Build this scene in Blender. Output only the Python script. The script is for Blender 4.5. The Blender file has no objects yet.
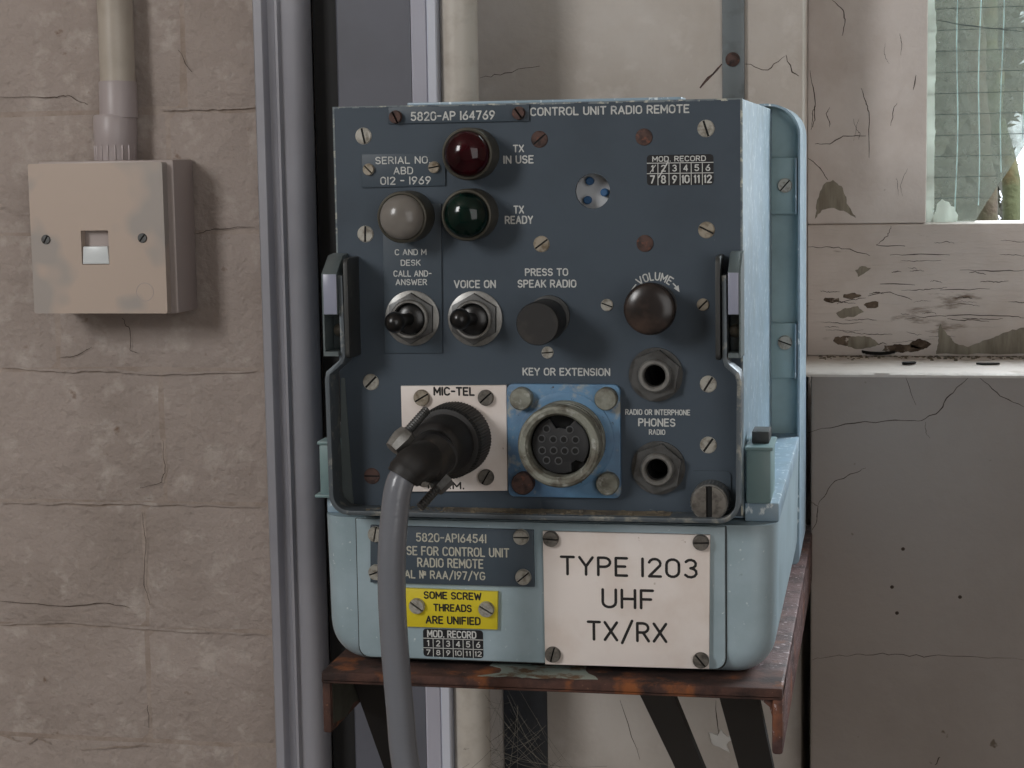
import bpy, bmesh, math, random
import numpy as np
from mathutils import Vector, Matrix, noise
random.seed(7)
scene = bpy.context.scene
C = bpy.data.collections.new('scene'); scene.collection.children.link(C)
PI = math.pi
Z0 = 1300.0                      # height (mm) of the unit's top edge above the floor
# ------------------------------------------------------------------ camera
# all building is done in millimetres: x right along the wall, y into the wall, z up; the front panel lies at y = 0
YAW, PIT, ROL, FPX = math.radians(11.112), math.radians(6.850), math.radians(-.925), 1902.4
CAM = np.array([239.8, -819.5, -22.5])
def cam_basis():
    f = np.array([-math.sin(YAW)*math.cos(PIT), math.cos(YAW)*math.cos(PIT), -math.sin(PIT)])
    r = np.array([math.cos(YAW), math.sin(YAW), 0.]); u = np.cross(r, f)
    c, s = math.cos(ROL), math.sin(ROL)
    return c*r+s*u, -s*r+c*u, f
CR, CU, CF = cam_basis()
cam = bpy.data.cameras.new('camera'); camo = bpy.data.objects.new('camera', cam); C.objects.link(camo)
cam.sensor_width = 36; cam.lens = FPX*36/1024; cam.clip_start = .01; cam.clip_end = 200
m = Matrix(((CR[0], CU[0], -CF[0], CAM[0]/1000), (CR[1], CU[1], -CF[1], CAM[1]/1000), (CR[2], CU[2], -CF[2], (CAM[2]+Z0)/1000), (0, 0, 0, 1)))
camo.matrix_world = m; scene.camera = camo
# ------------------------------------------------------------------ light
scene.view_settings.view_transform = 'Standard'; scene.view_settings.look = 'None'
scene.view_settings.gamma = 1; scene.view_settings.use_curve_mapping = False
scene.view_settings.exposure = 0.2
w = bpy.data.worlds.new('overcast_sky'); scene.world = w; w.use_nodes = True
wb = w.node_tree.nodes['Background']; wb.inputs[0].default_value = (.86, .93, 1, 1); wb.inputs[1].default_value = 2.2
def area(name, loc, target, sx, sy, power, col):
    l = bpy.data.lights.new(name, 'AREA'); l.shape = 'RECTANGLE'; l.size = sx/1000; l.size_y = sy/1000; l.energy = power; l.color = col
    o = bpy.data.objects.new(name, l); C.objects.link(o)
    p = Vector((loc[0], loc[1], loc[2]+Z0))/1000; t = Vector((target[0], target[1], target[2]+Z0))/1000
    o.location = p; o.rotation_euler = (t-p).to_track_quat('-Z', 'Y').to_euler(); return o
area('daylight_left_window', (-1150, -1700, 720), (60, 100, -100), 420, 640, 14.5, (1, .985, .97))
area('rear_fill_light', (900, -2770, 100), (0, 250, -80), 2600, 2000, 26, (1, .985, .975))  # added soft fill from behind the camera; the rear wall has no opening
area('daylight_right_window', (900, 900, 700), (190, 180, -80), 900, 1000, 50, (.86, .94, 1))

# ------------------------------------------------------------------ materials
def lin(c):
    return tuple(((v/255)/12.92 if v/255 <= .04045 else ((v/255+.055)/1.055)**2.4) for v in c)+(1,)
def M(name, col, rough=.5, metal=0., layers=(), bumps=(), spec=.5, transmission=0., coat=0., two_rough=None):
    """principled material. layers: (colour, scale, lo, hi, detail[, stretch xyz]) mixed in by noise; bumps: (scale, distance mm, detail[, stretch])"""
    mt = bpy.data.materials.new(name); mt.use_nodes = True; nt = mt.node_tree; N = nt.nodes; Lk = nt.links
    b = N['Principled BSDF']; b.inputs['Roughness'].default_value = rough; b.inputs['Metallic'].default_value = metal
    b.inputs['Specular IOR Level'].default_value = spec; b.inputs['Transmission Weight'].default_value = transmission
    b.inputs['Coat Weight'].default_value = coat
    geo = N.new('ShaderNodeNewGeometry')
    def ns(scale, detail, stretch, k):
        mp = N.new('ShaderNodeMapping'); Lk.new(geo.outputs['Position'], mp.inputs['Vector'])
        mp.inputs['Scale'].default_value = stretch; mp.inputs['Location'].default_value = (k*3.7, k*1.3, k*2.1)
        n = N.new('ShaderNodeTexNoise'); n.inputs['Scale'].default_value = scale; n.inputs['Detail'].default_value = detail; n.inputs['Roughness'].default_value = .6
        Lk.new(mp.outputs[0], n.inputs['Vector']); return n
    cur = None
    for k, ly in enumerate(layers):
        c2, sc, lo, hi, de = ly[:5]; st = ly[5] if len(ly) > 5 else (1, 1, 1)
        n = ns(sc, de, st, k+1)
        r = N.new('ShaderNodeMapRange'); r.inputs['From Min'].default_value = lo; r.inputs['From Max'].default_value = hi; Lk.new(n.outputs['Fac'], r.inputs['Value'])
        mx = N.new('ShaderNodeMix'); mx.data_type = 'RGBA'; Lk.new(r.outputs[0], mx.inputs['Factor'])
        if cur is None: mx.inputs[6].default_value = lin(col)
        else: Lk.new(cur, mx.inputs[6])
        mx.inputs[7].default_value = lin(c2); cur = mx.outputs[2]
    if cur is None: b.inputs['Base Color'].default_value = lin(col)
    else: Lk.new(cur, b.inputs['Base Color'])
    prev = None
    for k, bp in enumerate(bumps):
        sc, dist, de = bp[:3]; st = bp[3] if len(bp) > 3 else (1, 1, 1)
        n = ns(sc, de, st, k+11); bm_ = N.new('ShaderNodeBump'); bm_.inputs['Distance'].default_value = dist/1000; bm_.inputs['Strength'].default_value = 1
        Lk.new(n.outputs['Fac'], bm_.inputs['Height'])
        if prev is not None: Lk.new(prev, bm_.inputs['Normal'])
        prev = bm_.outputs[0]
    if prev is not None: Lk.new(prev, b.inputs['Normal'])
    return mt
mat = {}
mat['wall_left'] = M('painted_brick', (166, 154, 147), .75, layers=[((150, 138, 130), 14, .4, .75, 6), ((184, 174, 167), 60, .55, .75, 5), ((120, 98, 82), 55, .68, .76, 6)], bumps=[(42, 3.6, 3), (130, 1.9, 4), (420, .4, 3)])
mat['mortar'] = M('painted_mortar', (166, 153, 144), .8, layers=[((142, 126, 114), 40, .45, .75, 5)], bumps=[(90, 3.0, 4)])
mat['pier'] = M('painted_plaster', (202, 195, 188), .75, layers=[((180, 170, 160), 9, .42, .75, 6), ((214, 208, 202), 40, .55, .8, 5), ((120, 98, 80), 46, .70, .78, 5)], bumps=[(26, 1.6, 3), (140, .5, 4)])
mat['lower'] = M('painted_render', (164, 155, 149), .75, layers=[((150, 140, 133), 8, .42, .75, 5), ((112, 100, 88), 70, .72, .76, 3)], bumps=[(16, 1.0, 3), (120, .35, 4)])
mat['frame'] = M('cracked_white_gloss_paint', (216, 208, 203), .5, layers=[((198, 187, 180), 18, .45, .75, 6), ((132, 116, 100), 60, .68, .76, 6, (1, 1, 2))], bumps=[(45, 1.0, 4), (200, .25, 4)])
mat['rail'] = M('weathered_rail_paint', (212, 203, 197), .55, layers=[((190, 178, 169), 16, .42, .75, 6), ((105, 86, 68), 42, .66, .74, 7, (.4, 1, 2))], bumps=[(40, 1.6, 4, (.5, 1, 2)), (180, .4, 4, (.3, 1, 3))])
mat['sill'] = M('white_sill_paint', (204, 196, 189), .5, layers=[((160, 147, 137), 50, .55, .75, 6)], bumps=[(60, 1.4, 4)])
mat['bare_wood_and_shade'] = M('bare_grey_wood_and_shade', (146, 140, 126), .8, layers=[((112, 103, 90), 60, .4, .7, 5, (3, 1, .5))], bumps=[(90, .4, 4)])
mat['rot'] = M('rotten_wood', (112, 98, 84), .9, layers=[((70, 56, 44), 120, .4, .6, 5), ((190, 180, 170), 200, .6, .68, 4)], bumps=[(200, .8, 5)])
mat['dark_crack'] = M('crack_dirt', (66, 54, 46), .9)
mat['room'] = M('room_paint', (186, 176, 164), .8)
mat['floor'] = M('concrete_floor', (120, 112, 104), .8, layers=[((95, 88, 82), 6, .4, .7, 5)])
mat['panel'] = M('slate_grey_paint', (68, 79, 90), .5, spec=.35, layers=[((61, 71, 81), 22, .45, .75, 4), ((150, 158, 164), 210, .745, .77, 2), ((92, 101, 110), 60, .70, .80, 6, (1, 1, .25))], bumps=[(700, .03, 2)])
mat['panel_plate'] = M('slate_grey_plate', (67, 78, 88), .45, spec=.35, layers=[((72, 82, 92), 40, .5, .8, 4)])
mat['edge'] = M('worn_paint_edge', (116, 126, 130), .55, layers=[((186, 186, 174), 160, .52, .6, 4), ((86, 95, 106), 120, .55, .62, 4)])
mat['blue'] = M('pale_blue_enamel', (160, 179, 188), .38, layers=[((138, 158, 165), 24, .42, .75, 5), ((196, 208, 210), 420, .68, .74, 2), ((104, 112, 108), 90, .72, .80, 4)], bumps=[(240, .10, 3)])
mat['blue_side'] = M('brushed_pale_blue_enamel', (150, 172, 188), .36, layers=[((132, 152, 162), 40, .42, .75, 5), ((226, 236, 240), 340, .60, .68, 3, (1, 1, .5))], bumps=[(260, .12, 3, (1, 1, .4))])
mat['teal'] = M('teal_grey_enamel', (122, 148, 150), .42, layers=[((104, 126, 130), 30, .45, .75, 4)])
mat['teal_pale'] = M('pale_teal_enamel', (158, 184, 188), .42, layers=[((136, 160, 165), 30, .45, .75, 4)])
mat['bracket_paint'] = M('dark_grey_green_paint', (92, 102, 104), .4, layers=[((128, 138, 140), 90, .6, .75, 4)])
mat['pad'] = M('lilac_grey_sheen', (146, 150, 168), .28)  # paler than the bracket: sky reflection put into the colour
mat['dark_metal'] = M('blackened_metal', (52, 54, 54), .5, layers=[((84, 84, 80), 120, .58, .75, 4)])
mat['strap'] = M('worn_grey_steel_strap', (92, 100, 106), .4, .3, layers=[((150, 150, 142), 130, .56, .68, 4)])
mat['lavender'] = M('smooth_grey_paint', (190, 190, 204), .35)
mat['black'] = M('black_bakelite', (22, 22, 23), .28)
mat['black_matt'] = M('black_rubber', (34, 33, 33), .55, layers=[((60, 56, 52), 70, .55, .75, 5)], bumps=[(160, .2, 4)])
mat['insert'] = M('black_insert', (40, 41, 43), .4)
mat['insert_rim'] = M('grey_pin_rim', (74, 76, 78), .4)
mat['pit'] = M('black_inside', (8, 8, 8), .8)
mat['brown_knob'] = M('brown_black_bakelite', (40, 35, 34), .25, layers=[((86, 70, 62), 40, .55, .8, 4)])
mat['screw'] = M('aged_nickel_screw', (176, 174, 166), .45, .45, layers=[((120, 114, 104), 300, .48, .68, 4)])
mat['screw_beige'] = M('aged_brass_screw', (158, 150, 136), .5, .4, layers=[((110, 98, 80), 260, .45, .65, 4)])
mat['screw_dark'] = M('tarnished_screw', (112, 108, 102), .5, .4, layers=[((74, 70, 66), 280, .45, .66, 4)])
mat['screw_brown'] = M('rusted_screw', (84, 62, 56), .7, .1, layers=[((48, 36, 34), 260, .45, .65, 4), ((120, 76, 60), 320, .6, .7, 4)])
mat['nickel'] = M('dull_nickel', (150, 150, 148), .38, .7, layers=[((104, 102, 98), 120, .45, .7, 5)])
mat['nickel_dark'] = M('dark_dull_nickel', (96, 97, 97), .42, .6, layers=[((64, 62, 60), 120, .45, .7, 5)])
mat['corroded'] = M('corroded_alloy', (140, 142, 132), .6, .25, layers=[((96, 92, 82), 110, .45, .62, 6), ((176, 178, 172), 200, .58, .7, 4)], bumps=[(300, .25, 4)])
mat['flange_blue'] = M('chipped_blue_paint', (96, 136, 170), .5, layers=[((76, 100, 132), 40, .45, .7, 5), ((156, 160, 156), 110, .55, .66, 6), ((60, 56, 60), 220, .68, .72, 3)], bumps=[(200, .2, 4)])
mat['cream_plate'] = M('cream_engraved_plate', (230, 222, 217), .5, layers=[((212, 198, 188), 24, .45, .75, 5), ((160, 140, 122), 160, .70, .76, 4)])
mat['yellow'] = M('yellow_label_plate', (214, 196, 40), .45, layers=[((190, 172, 40), 60, .5, .8, 4), ((120, 104, 30), 200, .72, .77, 3)])
mat['ink'] = M('black_engraving', (24, 22, 22), .6)
mat['white_ink'] = M('white_engraving', (196, 198, 196), .6, layers=[((150, 154, 156), 240, .55, .75, 3)])
mat['gold_ink'] = M('faded_engraving', (182, 180, 166), .6, layers=[((140, 142, 138), 260, .55, .75, 3)])
mat['label_black'] = M('black_transfer_label', (22, 23, 27), .45)
mat['label_line'] = M('white_transfer_print', (200, 202, 200), .6)
mat['lens_red'] = M('red_glass', (52, 4, 14), .10, spec=.4, layers=[((26, 3, 8), 90, .4, .7, 2)])
mat['lens_green'] = M('green_glass', (4, 32, 26), .10, spec=.4, layers=[((3, 16, 14), 90, .4, .7, 2)])
mat['lens_clear'] = M('frosted_glass', (128, 124, 119), .2, spec=.4, layers=[((112, 108, 103), 70, .4, .7, 2)])
mat['bezel'] = M('dark_olive_bezel', (84, 82, 74), .45, .4)
mat['cable'] = M('grey_rubber_sheath', (116, 119, 126), .24, bumps=[(420, .12, 1, (.15, .15, 1))])
mat['white_disc'] = M('white_ceramic', (214, 218, 222), .5)
mat['blue_pin'] = M('blue_pin', (60, 104, 150), .5)
mat['grey_trunk'] = M('grey_painted_steel', (158, 158, 166), .42, layers=[((146, 146, 154), 12, .45, .75, 4)], bumps=[(60, .15, 2)])
mat['dark_trunk'] = M('dark_grey_painted_steel', (98, 100, 110), .5, layers=[((88, 90, 98), 14, .45, .75, 4)])
mat['gap_shade_black'] = M('gap_shade_black', (20, 20, 21), .7)  # shade of the gap put into the colour
mat['white_plastic'] = M('white_plastic', (206, 210, 222), .4)
mat['cream_pipe'] = M('cream_painted_conduit', (196, 190, 181), .42, layers=[((176, 168, 158), 60, .5, .75, 5)])
mat['cream_conduit'] = M('cream_conduit', (180, 171, 159), .4, layers=[((164, 154, 142), 30, .5, .75, 4)])
mat['grey_coupling'] = M('grey_plastic', (170, 160, 160), .4)
mat['socket'] = M('yellowed_grey_plastic', (168, 160, 154), .38, layers=[((190, 173, 160), 14, .47, .54, 3)])
mat['backbox'] = M('pale_grey_plastic', (172, 160, 156), .42)
mat['shutter'] = M('white_shutter', (220, 226, 228), .3)
mat['steel_strip'] = M('grey_steel_strip', (116, 122, 124), .45, .3, layers=[((96, 100, 100), 60, .5, .7, 4)])
mat['dark_strip'] = M('dark_blue_grey', (58, 62, 70), .6, layers=[((46, 48, 52), 30, .45, .7, 5)])
mat['rust'] = M('rusted_steel', (80, 54, 46), .85, layers=[((46, 32, 29), 60, .42, .60, 6), ((136, 80, 42), 55, .55, .68, 7), ((140, 104, 84), 300, .68, .76, 4)], bumps=[(180, .7, 5)])
mat['rust_mauve'] = M('mauve_rusted_steel', (98, 72, 70), .6, layers=[((58, 38, 36), 55, .42, .62, 7), ((122, 74, 50), 38, .54, .68, 7), ((168, 150, 150), 330, .60, .68, 3)], bumps=[(240, .6, 5)])
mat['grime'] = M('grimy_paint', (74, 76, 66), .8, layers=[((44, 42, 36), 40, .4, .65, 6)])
mat['brace'] = M('black_brace_paint', (26, 24, 24), .7)
mat['blue_paint_patch'] = M('flaking_blue_paint', (150, 160, 152), .7, layers=[((110, 84, 60), 120, .5, .62, 6)], bumps=[(200, .4, 5)])
mat['cobweb'] = M('cobweb_silk', (120, 116, 106), .9)
mat['dust'] = M('dust', (120, 110, 92), .95, layers=[((84, 80, 74), 120, .45, .65, 5)], bumps=[(300, .6, 5)])
mat['bark'] = M('mossy_bark', (62, 52, 40), .9, layers=[((58, 64, 40), 8, .45, .6, 5), ((64, 50, 36), 30, .5, .7, 5, (1, 1, .2))], bumps=[(40, 6, 5)])
mat['bark_green'] = M('green_bark', (66, 70, 44), .9, layers=[((84, 70, 44), 16, .5, .65, 5)], bumps=[(40, 6, 5)])
mat['leaf'] = M('leaves', (66, 66, 54), .6, layers=[((104, 100, 80), 6, .4, .6, 3), ((42, 46, 34), 10, .5, .7, 3)])
mat['ground'] = M('ground_outside', (96, 92, 70), .9)
mat['paint_chip'] = M('white_paint_chip', (226, 224, 220), .5)
def glass_mat():
    mt = bpy.data.materials.new('dirty_wired_glass'); mt.use_nodes = True; nt = mt.node_tree; N = nt.nodes; Lk = nt.links
    N.remove(N['Principled BSDF']); out = N['Material Output']
    geo = N.new('ShaderNodeNewGeometry')
    n = N.new('ShaderNodeTexNoise'); n.inputs['Scale'].default_value = 95; n.inputs['Detail'].default_value = 8; n.inputs['Roughness'].default_value = .7; Lk.new(geo.outputs['Position'], n.inputs['Vector'])
    r = N.new('ShaderNodeMapRange'); r.inputs['From Min'].default_value = .38; r.inputs['From Max'].default_value = .70; r.inputs['To Min'].default_value = .30; r.inputs['To Max'].default_value = .85; Lk.new(n.outputs['Fac'], r.inputs['Value'])
    tr = N.new('ShaderNodeBsdfTransparent'); tr.inputs[0].default_value = (.93, .97, .95, 1)
    di = N.new('ShaderNodeBsdfTranslucent'); di.inputs[0].default_value = (.12, .13, .11, 1)
    df = N.new('ShaderNodeBsdfDiffuse'); df.inputs[0].default_value = (.38, .39, .36, 1)
    a = N.new('ShaderNodeMixShader'); a.inputs[0].default_value = .35; Lk.new(di.outputs[0], a.inputs[1]); Lk.new(df.outputs[0], a.inputs[2])
    b = N.new('ShaderNodeMixShader'); Lk.new(r.outputs[0], b.inputs[0]); Lk.new(tr.outputs[0], b.inputs[1]); Lk.new(a.outputs[0], b.inputs[2])
    g = N.new('ShaderNodeBsdfGlossy'); g.inputs['Roughness'].default_value = .05
    c = N.new('ShaderNodeMixShader'); c.inputs[0].default_value = .05; Lk.new(b.outputs[0], c.inputs[1]); Lk.new(g.outputs[0], c.inputs[2])
    Lk.new(c.outputs[0], out.inputs[0]); return mt
mat['glass'] = glass_mat()
def translucent_mat(name, col):
    mt = bpy.data.materials.new(name); mt.use_nodes = True; nt = mt.node_tree; N = nt.nodes; Lk = nt.links
    N.remove(N['Principled BSDF']); out = N['Material Output']
    t = N.new('ShaderNodeBsdfTranslucent'); t.inputs[0].default_value = lin(col); d = N.new('ShaderNodeBsdfDiffuse'); d.inputs[0].default_value = lin(col)
    a = N.new('ShaderNodeMixShader'); a.inputs[0].default_value = .4; Lk.new(t.outputs[0], a.inputs[1]); Lk.new(d.outputs[0], a.inputs[2]); Lk.new(a.outputs[0], out.inputs[0]); return mt
mat['white_smear'] = translucent_mat('thin_white_smear', (240, 244, 240))  # serves real paint chips and the strip painted for bright sky
mat['wire'] = M('glass_wire', (96, 108, 106), .5, .2)
mat['wire_glint'] = translucent_mat('painted_glint_wire', (225, 240, 240))  # pale translucent wire, its glint put into the material

# ------------------------------------------------------------------ helpers
def pt(px, py, Y=0.):
    """a point (mm) on the plane y = Y, measured from where the photograph shows it"""
    d = CF + CR*(px-512)/FPX - CU*(py-384)/FPX
    q = CAM + d*((Y-CAM[1])/d[1]); return (float(q[0]), float(q[1]), float(q[2]))
OFF = {}
class MB:
    def __init__(s): s.v = []; s.f = []; s.mi = []; s.cm = 0
    def add(s, vs, fs):
        n = len(s.v); s.v += [tuple(v) for v in vs]; s.f += [tuple(i+n for i in f) for f in fs]; s.mi += [s.cm]*len(fs); return s
    def frombm(s, bm):
        bm.verts.index_update(); s.add([v.co[:] for v in bm.verts], [[v.index for v in f.verts] for f in bm.faces]); bm.free(); return s
    def box(s, x0, x1, y0, y1, z0, z1, bev=0, seg=2, sel=None):
        bm = bmesh.new(); bmesh.ops.create_cube(bm, size=1)
        for v in bm.verts: v.co = Vector(((x0+x1)/2+v.co.x*(x1-x0), (y0+y1)/2+v.co.y*(y1-y0), (z0+z1)/2+v.co.z*(z1-z0)))
        if bev:
            ed = [e for e in bm.edges if sel is None or sel(e)]
            bmesh.ops.bevel(bm, geom=ed, offset=bev, segments=seg, affect='EDGES', profile=.5)
        return s.frombm(bm)
    def prism(s, poly, a0, a1, axis='y', bev=0, seg=2, front_only=False):
        """extrude a 2D polygon: axis y -> (x,z), x -> (y,z), z -> (x,y)"""
        n = len(poly)
        def P(p, a): return {'y': (p[0], a, p[1]), 'x': (a, p[0], p[1]), 'z': (p[0], p[1], a)}[axis]
        bm = bmesh.new(); A = [bm.verts.new(P(p, a0)) for p in poly]; B = [bm.verts.new(P(p, a1)) for p in poly]
        f0 = bm.faces.new(A); f1 = bm.faces.new(B[::-1])
        for i in range(n): bm.faces.new((A[i], B[i], B[(i+1) % n], A[(i+1) % n]))
        bmesh.ops.recalc_face_normals(bm, faces=bm.faces[:])
        zt = max(v.co.z for v in bm.verts)
        ed = [e for e in f0.edges if min(v.co.z for v in e.verts) < zt-1e-3] if front_only else list(f0.edges)+list(f1.edges)
        if bev: bmesh.ops.bevel(bm, geom=ed, offset=bev, segments=seg, affect='EDGES', profile=.5)
        return s.frombm(bm)
    def holed(s, outer, holes, y0, y1):
        bm = bmesh.new(); loops = []
        for lp in [outer]+holes:
            vs = [bm.verts.new((p[0], y0, p[1])) for p in lp]; loops.append(vs)
            for i in range(len(vs)): bm.edges.new((vs[i], vs[(i+1) % len(vs)]))
        bmesh.ops.triangle_fill(bm, edges=bm.edges[:], use_beauty=True)
        tris = [[v.co.copy() for v in f.verts] for f in bm.faces]; bm.free()
        b2 = bmesh.new()
        for t in tris:
            for Y in (y0, y1): b2.faces.new([b2.verts.new((c.x, Y, c.z)) for c in t])
        for lp in [outer]+holes:
            for i in range(len(lp)):
                a, b = lp[i], lp[(i+1) % len(lp)]
                b2.faces.new([b2.verts.new(q) for q in ((a[0], y0, a[1]), (b[0], y0, b[1]), (b[0], y1, b[1]), (a[0], y1, a[1]))])
        bmesh.ops.remove_doubles(b2, verts=b2.verts[:], dist=1e-4); bmesh.ops.recalc_face_normals(b2, faces=b2.faces[:])
        return s.frombm(b2)
    def lathe(s, prof, c, ax=(0, -1, 0), n=32, cap0=False, cap1=True, knurl=None):
        """profile of (radius, height along ax) about centre c"""
        ax = Vector(ax).normalized(); t = Vector((1, 0, 0)) if abs(ax.x) < .9 else Vector((0, 0, 1)); u = ax.cross(t).normalized(); w_ = ax.cross(u); c = Vector(c)
        vs = []; fs = []
        for k, (r, h) in enumerate(prof):
            for i in range(n):
                a = 2*PI*i/n; rr = r*(1-(knurl if knurl and k in range(1, len(prof)-1) and i % 2 else 0)) if knurl else r
                vs.append(c+ax*h+u*(rr*math.cos(a))+w_*(rr*math.sin(a)))
        for k in range(len(prof)-1):
            for i in range(n):
                j = (i+1) % n; fs.append((k*n+i, (k+1)*n+i, (k+1)*n+j, k*n+j))
        if cap1: fs.append(tuple((len(prof)-1)*n+i for i in range(n)))
        if cap0: fs.append(tuple(range(n-1, -1, -1)))
        return s.add(vs, fs)
    def tube(s, pts, r, n=12, caps=True):
        P = [Vector(p) for p in pts]; R = r if isinstance(r, (list, tuple)) else [r]*len(P)
        d = (P[1]-P[0]).normalized(); t = Vector((0, 0, 1)) if abs(d.z) < .9 else Vector((1, 0, 0)); u = d.cross(t).normalized(); vs = []; fs = []
        for k, p in enumerate(P):
            d = (P[min(k+1, len(P)-1)]-P[max(k-1, 0)]).normalized(); u = (u-d*u.dot(d)).normalized(); w_ = d.cross(u)
            for i in range(n):
                a = 2*PI*i/n; vs.append(p+u*(R[k]*math.cos(a))+w_*(R[k]*math.sin(a)))
        for k in range(len(P)-1):
            for i in range(n):
                j = (i+1) % n; fs.append((k*n+i, k*n+j, (k+1)*n+j, (k+1)*n+i))
        if caps: fs.append(tuple(range(n-1, -1, -1))); fs.append(tuple((len(P)-1)*n+i for i in range(n)))
        return s.add(vs, fs)
    def dome(s, r, h, c, ax=(0, -1, 0), n=32, k=8):
        return s.lathe([(r*math.cos(i/k*PI/2)+1e-4, h*math.sin(i/k*PI/2)) for i in range(k+1)], c, ax, n)
    def mesh(s, name, mats, off=(0, 0, 0), ang=35):
        me = bpy.data.meshes.new(name)
        me.from_pydata([((v[0]-off[0])/1000, (v[1]-off[1])/1000, (v[2]-off[2])/1000) for v in s.v], [], s.f)
        for m_ in (mats if isinstance(mats, (list, tuple)) else [mats]): me.materials.append(mat[m_])
        me.polygons.foreach_set('material_index', s.mi); me.validate()
        bm = bmesh.new(); bm.from_mesh(me)
        if not getattr(s, 'open', False): bmesh.ops.recalc_face_normals(bm, faces=bm.faces[:])
        bm.to_mesh(me); bm.free()
        me.shade_smooth(); me.set_sharp_from_angle(angle=math.radians(ang)); return me
def tag(o, label=None, cat=None, group=None, kind=None):
    if label: o['label'] = label
    if cat: o['category'] = cat
    if group: o['group'] = group
    if kind: o['kind'] = kind
    return o
def thing(name, loc, label, cat, group=None):
    o = bpy.data.objects.new(name, None); C.objects.link(o); o.empty_display_size = .02
    o.location = (loc[0]/1000, loc[1]/1000, (loc[2]+Z0)/1000); OFF[o.name] = loc; return tag(o, label, cat, group)
def part(name, mb, mats, parent=None, label=None, kind=None, ang=35):
    """link the collected shapes as ONE mesh object, a child of parent"""
    off = OFF[parent.name] if parent else (0, 0, -Z0)
    o = bpy.data.objects.new(name, mb.mesh(name, mats, off, ang)); C.objects.link(o); o.parent = parent; OFF[o.name] = off
    if parent: pass
    return tag(o, label, None, None, kind)
def inst(name, me, pos, parent, rot=(0, 0, 0), label=None, scale=None):
    """another object sharing the mesh me, standing at pos (mm)"""
    off = OFF[parent.name]; o = bpy.data.objects.new(name, me); C.objects.link(o); o.parent = parent
    o.location = tuple((pos[i]-off[i])/1000 for i in range(3)); o.rotation_euler = rot
    if scale: o.scale = scale
    OFF[o.name] = pos; return tag(o, label)
def struct(name, mb, mats, ang=35): 
    o = part(name, mb, mats, None, None, 'structure', ang); return o
def rrect(x0, x1, z0, z1, r, n=5, rs=None):
    out = []
    for k, (cx, cz, a) in enumerate(((x1, z1, 0), (x0, z1, 90), (x0, z0, 180), (x1, z0, 270))):
        q = rs[k] if rs else r; sx = -1 if k in (0, 3) else 1; sz = -1 if k in (0, 1) else 1
        if q <= 0: out.append((cx, cz)); continue
        for i in range(n+1):
            t = math.radians(a+90*i/n); out.append((cx+sx*q+q*math.cos(t), cz+sz*q+q*math.sin(t)))
    return out
def circ(cx, cz, r, n=32): return [(cx+r*math.cos(2*PI*i/n), cz+r*math.sin(2*PI*i/n)) for i in range(n)]
def hexa(cx, cz, r, a=0): return [(cx+r*math.cos(a+PI/3*i), cz+r*math.sin(a+PI/3*i)) for i in range(6)]
def strip(path, w_):
    """2D ribbon polygon of width w_ about a polyline"""
    L_, R_ = [], []; n = len(path)
    for i, p in enumerate(path):
        a = Vector(path[max(i-1, 0)]); b = Vector(path[i]); c = Vector(path[min(i+1, n-1)])
        d1 = (b-a).normalized() if i else (c-b).normalized(); d2 = (c-b).normalized() if i < n-1 else d1
        nn = Vector((-(d1+d2).y, (d1+d2).x)).normalized(); k = w_/2/max(.5, nn.dot(Vector((-d1.y, d1.x))))
        L_.append(tuple(b+nn*k)); R_.append(tuple(b-nn*k))
    return L_+R_[::-1]
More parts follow.
